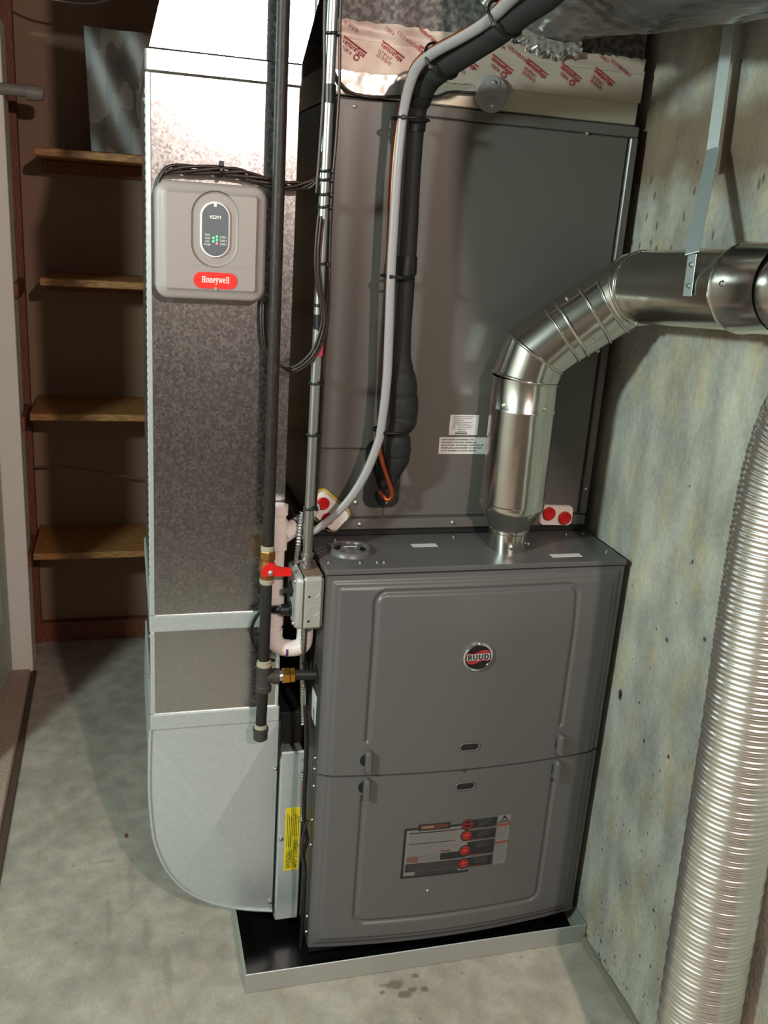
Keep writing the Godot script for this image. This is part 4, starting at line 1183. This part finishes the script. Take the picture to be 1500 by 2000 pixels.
func conduit() -> void:
	var c := thing("conduit", Vector3(-0.026, 0.905, -0.055), "slim steel electrical conduit rising from the junction box past the coil cabinet", "conduit")
	var cx := -0.0255
	var cz := -0.055
	part(c, "pipe", rod(new_st(), Vector3(cx, 2.38, cz), Vector3(cx - 0.002, 0.905, cz), 0.0092, 20), M.emt)
	part(c, "tape_band", lathe(new_st(), [Vector2(0.0092, 1.708), Vector2(0.0106, 1.709), Vector2(0.0106, 1.736), Vector2(0.0092, 1.737)], Transform3D(Basis.IDENTITY, Vector3(cx, 0, cz)), 20), M.tie, "black tape wrapped round the upper conduit")
	part(c, "tape_band", lathe(new_st(), [Vector2(0.0092, 1.342), Vector2(0.0106, 1.343), Vector2(0.0106, 1.368), Vector2(0.0092, 1.369)], Transform3D(Basis.IDENTITY, Vector3(cx, 0, cz)), 20), M.tie, "black tape wrapped round the middle of the conduit")
	part(c, "paper_label", lathe(new_st(), [Vector2(0.0094, 1.318), Vector2(0.0097, 1.319), Vector2(0.0097, 1.339), Vector2(0.0094, 1.340)], Transform3D(Basis.IDENTITY, Vector3(cx, 0, cz)), 16), M.print_white)
	part(c, "paper_label", lathe(new_st(), [Vector2(0.0094, 1.296), Vector2(0.0098, 1.297), Vector2(0.0098, 1.317), Vector2(0.0094, 1.318)], Transform3D(Basis.IDENTITY, Vector3(cx, 0, cz)), 16), M.pink, "pink and white wrap label")
	part(c, "coupling", lathe(new_st(), [Vector2(0.0092, 0.895), Vector2(0.013, 0.896), Vector2(0.013, 0.903), Vector2(0.011, 0.904), Vector2(0.011, 0.918), Vector2(0.0128, 0.919), Vector2(0.0128, 0.924), Vector2(0.0092, 0.925)], Transform3D(Basis.IDENTITY, Vector3(cx - 0.002, 0, cz)), 20), M.emt)
	part(c, "set_screw", rod(new_st(), Vector3(cx - 0.010, 0.911, cz + 0.006), Vector3(cx - 0.022, 0.911, cz + 0.012), 0.003, 8), M.screw)
	for s in [[1.811, "black cable tie at the very top of the steel conduit"], [1.604, "upper of the paired cable ties where the brown wire bundle meets the conduit"], [1.590, "lower of the paired cable ties where the brown wire bundle meets the conduit"], [1.567, "cable tie on the conduit just below the brown wire bundle"], [1.547, "cable tie on the conduit level with the top of the white panel display"], [1.454, "cable tie on the conduit level with the lamps of the white panel"], [1.385, "cable tie on the conduit just above the middle black tape band"], [1.248, "cable tie on the conduit just below the drooping wire loop"], [1.154, "cable tie on the conduit level with the coil cabinet's panel seam"], [1.014, "lowest cable tie on the conduit beside the upper red plug"]]:
		tie(Vector3(cx, s[0], cz), 0.0118, 0.0118, s[1])
	# junction box on the furnace side
	var j := thing("junction_box", Vector3(-0.03, 0.785, -0.055), "grey steel junction box on the furnace side below the conduit", "electrical box")
	part(j, "box_body", box(new_st(), Vector3(-0.042, 0.787, -0.105), Vector3(-0.002, 0.893, -0.006), 0.006), M.galv_dull)
	var cov := new_st()
	loft(cov, rr_levels(-0.105, 0.786, -0.006, 0.894, 0.012, [[0.0, 0.0], [0.0, 0.006], [0.004, 0.012], [0.010, 0.013]], 5), Transform3D(Basis(Vector3(0, 0, 1), Vector3.UP, Vector3(-1, 0, 0)), Vector3(-0.0425, 0, 0)))
	part(j, "cover", cov, M.galv_dull)
	for q in [[-0.018, 0.855], [-0.018, 0.805]]:
		part(j, "screw_hole", lathe(new_st(), [Vector2(0.0026, 0), Vector2(0.0022, 0.0004), Vector2(0, 0.0004)], along(Vector3(q[0] - 0.012, q[1], -0.006), Vector3.BACK), 12), M.black)
	for q in [0.868, 0.830]:
		part(j, "knockout", lathe(new_st(), [Vector2(0.011, 0), Vector2(0.011, 0.0006), Vector2(0.0095, 0.0006), Vector2(0.009, 0.0001), Vector2(0, 0.0001)], along(Vector3(-0.020, q - 0.005, -0.006), Vector3.BACK), 20), M.galv_dull)
	part(j, "top_plate", abox(-0.040, -0.004, 0.8925, 0.8945, -0.100, -0.012, 0.001), std(Color(0.46, 0.38, 0.30), 0.8), "dusty brown top")
	for q in [0.852, 0.812]:
		part(j, "socket", lathe(new_st(), [Vector2(0.015, 0), Vector2(0.015, 0.004), Vector2(0, 0.004)], along(Vector3(-0.0555, q, -0.055), Vector3.LEFT), 20), M.iron_dark)
	for q in [[0.882, -0.02], [0.797, -0.02]]: screw(j, Vector3(-0.0545, q[0], q[1]), Vector3.LEFT, 0.004)
	part(j, "switch_lever", abox(-0.074, -0.056, 0.851, 0.861, -0.045, -0.033, 0.002), M.black)
	var k := thing("power_plug", Vector3(-0.07, 0.81, -0.035), "black power plug in the junction box with its cord looping behind the gas pipe", "power plug")
	part(k, "plug_body", lathe(new_st(), [Vector2(0, 0.0), Vector2(0.011, 0.0), Vector2(0.0115, 0.016), Vector2(0.0085, 0.020), Vector2(0.008, 0.030), Vector2(0.005, 0.042), Vector2(0, 0.042)], along(Vector3(-0.058, 0.812, -0.046), Vector3(-1, -0.05, -0.35)), 18), M.tie)
	part(k, "cord", tube(new_st(), smooth_path(rows([-0.096, 0.810, -0.0605, -0.109, 0.803, -0.068, -0.121, 0.785, -0.072, -0.127, 0.760, -0.074, -0.123, 0.735, -0.074, -0.113, 0.715, -0.072, -0.098, 0.700, -0.072, -0.080, 0.690, -0.080], 0.0036), 6), 10), M.tie)
	# armoured cables
	var bxm := std(Color(0.66, 0.66, 0.65), 0.35, 1.0)
	solo("armoured_cable", armoured(rows([-0.036, 1.00, -0.075, -0.040, 0.975, -0.070, -0.043, 0.94, -0.066, -0.045, 0.89, -0.072], 0.0055), 0.0055), bxm, "short ribbed metal cable behind the conduit above the junction box", "cable")
	solo("armoured_cable", armoured(rows([-0.028, 0.786, -0.05, -0.026, 0.74, -0.058, -0.024, 0.68, -0.072, -0.022, 0.62, -0.062, -0.020, 0.56, -0.05], 0.0055), 0.0055), bxm, "ribbed metal cable dropping below the junction box beside the brass nut", "cable")
	solo("armoured_cable", armoured(rows([-0.018, 0.45, -0.045, -0.018, 0.40, -0.040, -0.017, 0.345, -0.036], 0.0045), 0.0045), bxm, "ribbed metal cable beside the filter rack above the yellow sticker", "cable")

# ---- condensate drain --------------------------------------------------
func pvc() -> void:
	var p := thing("condensate_drain", Vector3(-0.08, 0.70, -0.083), "white plastic condensate drain pipe between gas pipe and duct", "drain pipe")
	var r := 0.0133
	var x := -0.080; var z := -0.077
	part(p, "standpipe", rod(new_st(), Vector3(x, 1.0, z), Vector3(x - 0.002, 0.735, z), r, 20), M.pvc)
	part(p, "clean_out_cap", lathe(new_st(), [Vector2(0.0, 0.0), Vector2(0.0165, 0.0), Vector2(0.0165, 0.018), Vector2(0.0, 0.019)], Transform3D(Basis.IDENTITY, Vector3(x, 0.995, z)), 20), M.pvc)
	part(p, "tee", lathe(new_st(), [Vector2(r, 0.0), Vector2(0.0168, 0.001), Vector2(0.0168, 0.058), Vector2(r, 0.059)], Transform3D(Basis.IDENTITY, Vector3(x, 0.925, z)), 20), M.pvc)
	part(p, "branch_pipe", tube(new_st(), rows([-0.080, 0.950, z, -0.045, 0.962, -0.095, -0.020, 0.975, -0.115, 0.000, 0.985, -0.150], r), 20), M.pvc)
	part(p, "branch_socket", tube(new_st(), rows([-0.072, 0.9525, -0.0785, -0.046, 0.9625, -0.0945], 0.0168), 20), M.pvc)
	part(p, "primer_ring", tube(new_st(), rows([-0.046, 0.9622, -0.0945, -0.043, 0.9634, -0.096], 0.0171), 20), M.primer)
	part(p, "branch_socket", tube(new_st(), rows([-0.043, 0.9634, -0.096, -0.028, 0.970, -0.106], 0.0168), 20), M.pvc)
	part(p, "elbow", tube(new_st(), smooth_path(rows([x - 0.002, 0.760, z, x - 0.001, 0.738, z, x + 0.010, 0.722, z, x + 0.028, 0.717, z], 0.0168), 5), 20), M.pvc)
	part(p, "primer_ring", rod(new_st(), Vector3(-0.060, 0.7165, z), Vector3(-0.0555, 0.7165, z), 0.0172, 20), M.primer)
	part(p, "lower_elbow", tube(new_st(), smooth_path(rows([-0.056, 0.7165, z, -0.038, 0.7165, z, -0.024, 0.722, z - 0.002, -0.020, 0.738, z - 0.004, -0.020, 0.762, z - 0.004], 0.0165), 5), 20), M.pvc)
	part(p, "coupling", rod(new_st(), Vector3(x - 0.001, 0.83, z), Vector3(x - 0.001, 0.77, z), 0.0162, 20), M.pvc)

# ---- refrigerant lines -------------------------------------------------
func lineset() -> void:
	var L := rows([0.152, 1.046, -0.125, 0.0081,  0.153, 1.070, -0.122, 0.0181,  0.155, 1.097, -0.120, 0.0260,  0.150, 1.128, -0.118, 0.0278,  0.149, 1.151, -0.116, 0.0256,  0.157, 1.174, -0.115, 0.0305,  0.153, 1.219, -0.112, 0.0302,  0.148, 1.254, -0.110, 0.0271,  0.142, 1.292, -0.110, 0.0211,  0.141, 1.344, -0.110, 0.0195,  0.141, 1.400, -0.110, 0.0193,  0.140, 1.517, -0.110, 0.0189,  0.137, 1.604, -0.108, 0.0186,  0.136, 1.671, -0.104, 0.0183,  0.135, 1.708, -0.100, 0.0194,  0.136, 1.736, -0.090, 0.0219,  0.143, 1.762, -0.065, 0.0223,  0.159, 1.780, -0.030, 0.0218,  0.181, 1.799, 0.020, 0.0212,  0.207, 1.821, 0.080, 0.0208,  0.223, 1.841, 0.130, 0.0209,  0.243, 1.865, 0.200, 0.0209,  0.248, 1.92, 0.27, 0.021,  0.21, 2.08, 0.36, 0.021,  0.18, 2.38, 0.38, 0.021])
	var s := thing("insulated_line", Vector3(0.15, 1.04, -0.12), "thick black foam-insulated refrigerant line curving down over the coil cabinet", "pipe")
	part(s, "foam_sleeve", tube(new_st(), smooth_path(L.slice(8), 8), 24), M.foam)
	var wrap := smooth_path(L.slice(0, 10), 14)
	for i in wrap.size():
		var v: Vector4 = wrap[i]
		v.w *= 1.0 - 0.06 * pow(absf(sin((v.y + 0.01 * sin(v.x * 90)) * 78.0)), 14.0)
		wrap[i] = v
	part(s, "tape_wrap", tube(new_st(), wrap, 28), M.foam, "bulging foam tape wrap over the lower end")
	for y in [1.462, 1.735, 1.69]:
		var b := []
		for q in smooth_path(L, 8):
			if absf(q.y - y) < (0.024 if y < 1.6 else 0.012): b.append(Vector4(q.x, q.y, q.z, q.w + 0.0022))
		part(s, "tape_band", tube(new_st(), b, 24), M.tie)
	part(s, "line_end", tube(new_st(), smooth_path(rows([0.152, 1.055, -0.122, 0.150, 1.040, -0.130, 0.146, 1.030, -0.150, 0.145, 1.028, -0.172], 0.0085), 5), 14), M.foam)
	solo("liquid_line", tube(new_st(), smooth_path(rows([0.137, 1.008, -0.168, 0.0046,  0.134, 1.014, -0.140, 0.0046,  0.144, 1.004, -0.128, 0.0051,  0.151, 1.017, -0.122, 0.0051,  0.138, 1.051, -0.118, 0.0050,  0.125, 1.087, -0.118, 0.0050,  0.117, 1.118, -0.116, 0.0049,  0.115, 1.190, -0.110, 0.0039,  0.113, 1.287, -0.108, 0.0038,  0.112, 1.343, -0.108, 0.0038,  0.107, 1.435, -0.106, 0.0037,  0.106, 1.524, -0.106, 0.0037,  0.104, 1.618, -0.104, 0.0036,  0.106, 1.693, -0.100, 0.0035,  0.106, 1.728, -0.085, 0.0035,  0.106, 1.757, -0.060, 0.0034,  0.111, 1.781, -0.040, 0.0034,  0.128, 1.800, -0.010, 0.0033,  0.157, 1.818, 0.040, 0.0032,  0.179, 1.834, 0.080, 0.0031,  0.189, 1.852, 0.125, 0.0030,  0.196, 1.88, 0.18, 0.0030, 0.198, 1.94, 0.25, 0.003, 0.185, 2.06, 0.32, 0.003, 0.16, 2.22, 0.335, 0.003, 0.15, 2.38, 0.34, 0.003]), 6), 10), M.copper, "thin bare copper line beside the black insulated line", "pipe")
	solo("drain_tube", tube(new_st(), smooth_path(rows([-0.035, 0.946, -0.085, 0.0066, -0.019, 0.951, -0.088, 0.0069,  0.017, 0.974, -0.092, 0.0074,  0.054, 1.016, -0.088, 0.0078,  0.083, 1.068, -0.085, 0.0083,  0.103, 1.128, -0.083, 0.0082,  0.108, 1.161, -0.082, 0.0082,  0.112, 1.253, -0.080, 0.0085,  0.109, 1.347, -0.078, 0.0084,  0.106, 1.437, -0.078, 0.0082,  0.105, 1.525, -0.078, 0.0081,  0.104, 1.618, -0.076, 0.0079,  0.106, 1.691, -0.074, 0.0078,  0.107, 1.719, -0.068, 0.0082,  0.108, 1.749, -0.050, 0.0085,  0.113, 1.773, -0.030, 0.0088,  0.128, 1.791, 0.000, 0.0090,  0.156, 1.809, 0.050, 0.0091,  0.177, 1.825, 0.090, 0.0093,  0.190, 1.843, 0.135, 0.0094,  0.199, 1.866, 0.19, 0.0096, 0.206, 1.92, 0.25, 0.0096, 0.19, 2.05, 0.325, 0.0096, 0.16, 2.22, 0.345, 0.0096, 0.15, 2.38, 0.36, 0.0096]), 8), 14, true, 0.55, Vector3(0.9, -0.3, 0.2)), M.vinyl, "pale flat plastic tube strapped along the black insulated line", "tube")
	# ties that hold the tube to the line
	var rings := [[Vector3(0.136, 1.1515, -0.106), 0.036, 0.031, 0.0, "black cable tie near the swollen lower end of the insulated line"], [Vector3(0.124, 1.437, -0.10), 0.030, 0.030, 0.0, "black cable tie half way up the insulated line"], [Vector3(0.125, 1.700, -0.09), 0.032, 0.030, 0.0, "black cable tie just under the bend of the insulated line"], [Vector3(0.150, 1.785, -0.018), 0.033, 0.030, 1.1, "cable tie on the bend of the insulated line in front of the foil tape"], [Vector3(0.205, 1.833, 0.105), 0.032, 0.028, 1.1, "topmost cable tie on the insulated line near the flex duct"]]
	for q in rings:
		var tl := Basis(Vector3(0.8, 0, -0.3).normalized(), q[3])
		var ring := []
		for k in 25:
			var a := TAU * k / 24
			var v: Vector3 = q[0] + tl * Vector3(q[1] * cos(a), 0, q[2] * sin(a))
			ring.append(Vector4(v.x, v.y, v.z, 0.0024))
		var o := thing("cable_tie", q[0], q[4], "cable tie", "cable ties on the insulated line")
		part(o, "band", tube(new_st(), ring, 6, false), M.tie)
		var lk: Vector3 = q[0] + tl * Vector3(-q[1] * 0.62, 0, q[2] * 0.80)
		part(o, "lock", box(new_st(), lk - Vector3.ONE * 0.0035, lk + Vector3.ONE * 0.0035, 0.001), M.tie)

# ---- zone control panel ------------------------------------------------
func zone_panel() -> void:
	var p := thing("zone_panel", Vector3(-0.21, 1.38, DZ), "white plastic zone control panel with lit indicator lamps on the duct front", "control panel")
	var zf := -0.056
	var x0 := -0.303; var x1 := -0.121; var y0 := 1.384; var y1 := 1.571
	var body := part(p, "housing", loft(new_st(), rr_levels(x0, y0, x1, y1, 0.022, [[0.004, DZ + 0.001], [0.0, DZ + 0.010], [0.0, zf - 0.012], [0.002, zf - 0.008], [0.006, zf - 0.0055], [0.012, zf - 0.005], [0.0145, zf - 0.003], [0.018, zf]], 8)), M.white_plastic)
	# shallow dish round the window, its rim and dark face
	var oval := func(rx: float, ry: float, z: float) -> Array:
		var o := []
		for k in 64:
			var a := TAU * k / 64
			var c := cos(a); var s := sin(a)
			# stadium outline
			var hy := ry - rx
			o.append(Vector3(-0.207 + rx * c, 1.4985 + rx * s + (hy if s > 0.0001 else -hy if s < -0.0001 else 0.0), z))
		return o
	part(body, "dish", loft(new_st(), [oval.call(0.040, 0.062, zf - 0.001), oval.call(0.0385, 0.0605, zf + 0.0004), oval.call(0.034, 0.056, zf + 0.0003)]), M.white_plastic)
	part(body, "window_frame", loft(new_st(), [oval.call(0.0245, 0.0445, zf - 0.001), oval.call(0.0245, 0.0445, zf + 0.0030), oval.call(0.0232, 0.0432, zf + 0.0036)]), std(Color(0.86, 0.84, 0.83), 0.3))
	part(body, "window", loft(new_st(), [oval.call(0.0218, 0.0418, zf), oval.call(0.0216, 0.0416, zf + 0.0042)]), M.slate)
	part(body, "window_tab", abox(-0.2095, -0.2045, 1.5345, 1.541, zf + 0.003, zf + 0.0050, 0.0005), std(Color(0.86, 0.84, 0.83), 0.3))
	var zt := zf + 0.0045
	lettering(body, "HZ311", 0.0052, Transform3D(Basis.IDENTITY, Vector3(-0.207, 1.5185, zt)), M.print_white, 0.0175, "Droid Sans", 700)
	var rows3 := ["Heat", "Cool", "Fan", "Purge"]
	for i in 4: lettering(body, rows3[i], 0.0034, Transform3D(Basis.IDENTITY, Vector3(-0.2195, 1.4905 - i * 0.0053, zt)), M.print_white, [0.008, 0.008, 0.006, 0.010][i])
	for i in 3: lettering(body, "ZONE %d" % (i + 1), 0.0032, Transform3D(Basis.IDENTITY, Vector3(-0.1935, 1.4875 - i * 0.0055, zt)), M.print_white, 0.0115)
	for q in [[-0.2098, 1.4855, "green"], [-0.2098, 1.4800, "green"], [-0.2040, 1.4880, "green"], [-0.2040, 1.4825, "green"], [-0.2040, 1.4770, "redled"]]:
		part(body, "indicator_lamp", lathe(new_st(), [Vector2(0.0020, 0.0), Vector2(0.0018, 0.0010), Vector2(0.0, 0.0015)], along(Vector3(q[0], q[1], zt - 0.0003), Vector3.BACK), 12), M[q[2]])
	part(body, "logo_plate", loft(new_st(), rr_levels(-0.2415, 1.4035, -0.1690, 1.4300, 0.0130, [[0.0, zf - 0.0005], [0.0, zf + 0.0012]], 8)), M.logo_red, "orange-red name plate")
	part(body, "plate_notch", lathe(new_st(), [Vector2(0.003, 0), Vector2(0.003, 0.0008), Vector2(0, 0.0008)], along(Vector3(-0.205, 1.4035, zf + 0.001), Vector3.BACK), 16), M.white_plastic)
	lettering(body, "Honeywell", 0.0098, Transform3D(Basis.IDENTITY, Vector3(-0.205, 1.4168, zf + 0.0014)), M.print_white, 0.0455, "Droid Serif", 700)
	part(body, "cover_joint", abox(-0.285, -0.135, 1.4398, 1.4404, zf - 0.0002, zf + 0.0002, 0.0001), std(Color(0.55, 0.52, 0.51), 0.6))

func wires() -> void:
	var w := thing("thermostat_wire_bundle", Vector3(-0.2, 1.585, -0.08), "bundle of twisted brown thermostat wires across the top of the white panel", "wires")
	for i in 5:
		var pts := []
		var base := rows([-0.298, 1.560, -0.080, -0.292, 1.578, -0.078, -0.278, 1.588, -0.077, -0.245, 1.590, -0.077, -0.198, 1.592, -0.077, -0.165, 1.590, -0.077, -0.139, 1.584, -0.077, -0.105, 1.578, -0.077, -0.075, 1.577, -0.076, -0.053, 1.580, -0.072, -0.040, 1.587, -0.068, -0.034, 1.600, -0.064, -0.037, 1.63, -0.060], 0.0026)
		for k in base.size():
			var v: Vector4 = base[k]
			var a := i * TAU / 5 + k * 1.1
			v.y += 0.0058 * sin(a) * (1.0 if k > 1 else 0.5)
			v.z += 0.0050 * cos(a) + 0.004
			pts.append(v)
		part(w, "wire", tube(new_st(), smooth_path(pts, 6), 8), M.wire)
	var bt := thing("cable_tie", Vector3(-0.197, 1.592, -0.073), "black cable tie binding the brown wire bundle above the white panel", "cable tie")
	part(bt, "band", lathe(new_st(), [Vector2(0.0102, -0.003), Vector2(0.0112, -0.002), Vector2(0.0112, 0.002), Vector2(0.0102, 0.003)], along(Vector3(-0.197, 1.592, -0.073), Vector3.RIGHT), 16), M.tie)
	part(bt, "lock", abox(-0.201, -0.193, 1.598, 1.606, -0.070, -0.061, 0.001), M.tie)
	# brown wires that follow the conduit
	for q in [[-0.0385, -0.050, "left"], [-0.0125, -0.052, "right"]]:
		var pts := []
		for k in 12:
			var y := 2.36 - k * 0.088
			pts.append(Vector4(q[0] + 0.0025 * sin(k * 1.7 + q[1] * 90.0) , y, q[1], 0.0026))
		if q[2] == "left":
			solo("thermostat_wire", tube(new_st(), smooth_path(pts.slice(0, 10), 5), 8), M.wire, "brown wire running down the left side of the conduit", "wire")
		else:
			for k in 6: pts.append(Vector4(-0.0125, 1.31 - k * 0.06, -0.052 - 0.004 * k, 0.0026))
			solo("thermostat_wire", tube(new_st(), smooth_path(pts, 5), 8), M.wire, "brown wire running down the right side of the conduit", "wire")
	var lp := thing("wire_loop", Vector3(-0.06, 1.27, -0.05), "brown wires drooping in a loop from the conduit to behind the gas pipe", "wires")
	for i in 3:
		var pts := []
		for v in rows([-0.033, 1.53, -0.043, -0.036, 1.467, -0.041, -0.031, 1.416, -0.040, -0.022, 1.382, -0.040, -0.020, 1.350, -0.040, -0.030, 1.311, -0.042, -0.045, 1.287, -0.048, -0.066, 1.270, -0.060, -0.085, 1.272, -0.070, -0.111, 1.297, -0.078, -0.119, 1.341, -0.080, -0.119, 1.385, -0.085], 0.0025):
			v.x += (i - 1) * 0.0042
			v.y += (1 - i) * 0.003
			v.z += 0.002 * (i % 2)
			pts.append(v)
		part(lp, "wire", tube(new_st(), smooth_path(pts, 6), 8), M.wire)
	solo("control_wire", tube(new_st(), smooth_path(rows([-0.022, 0.61, -0.035, -0.018, 0.54, -0.028, -0.018, 0.474, -0.022, -0.019, 0.40, -0.020, -0.016, 0.345, -0.016, -0.010, 0.310, -0.014, -0.016, 0.27, -0.016, -0.010, 0.231, -0.020, -0.009, 0.14, -0.022, -0.009, 0.03, -0.022], 0.0045), 6), 8), std(Color(0.10, 0.06, 0.05), 0.4), "dark brown control wire dropping down the gap beside the furnace doors", "wire")
	solo("control_wire", tube(new_st(), smooth_path(rows([-0.012, 0.36, -0.010, -0.020, 0.33, -0.006, -0.021, 0.29, -0.006, -0.014, 0.25, -0.010, -0.010, 0.22, -0.014], 0.003), 6), 8), M.wire, "small loop of brown wire beside the yellow sticker", "wire")
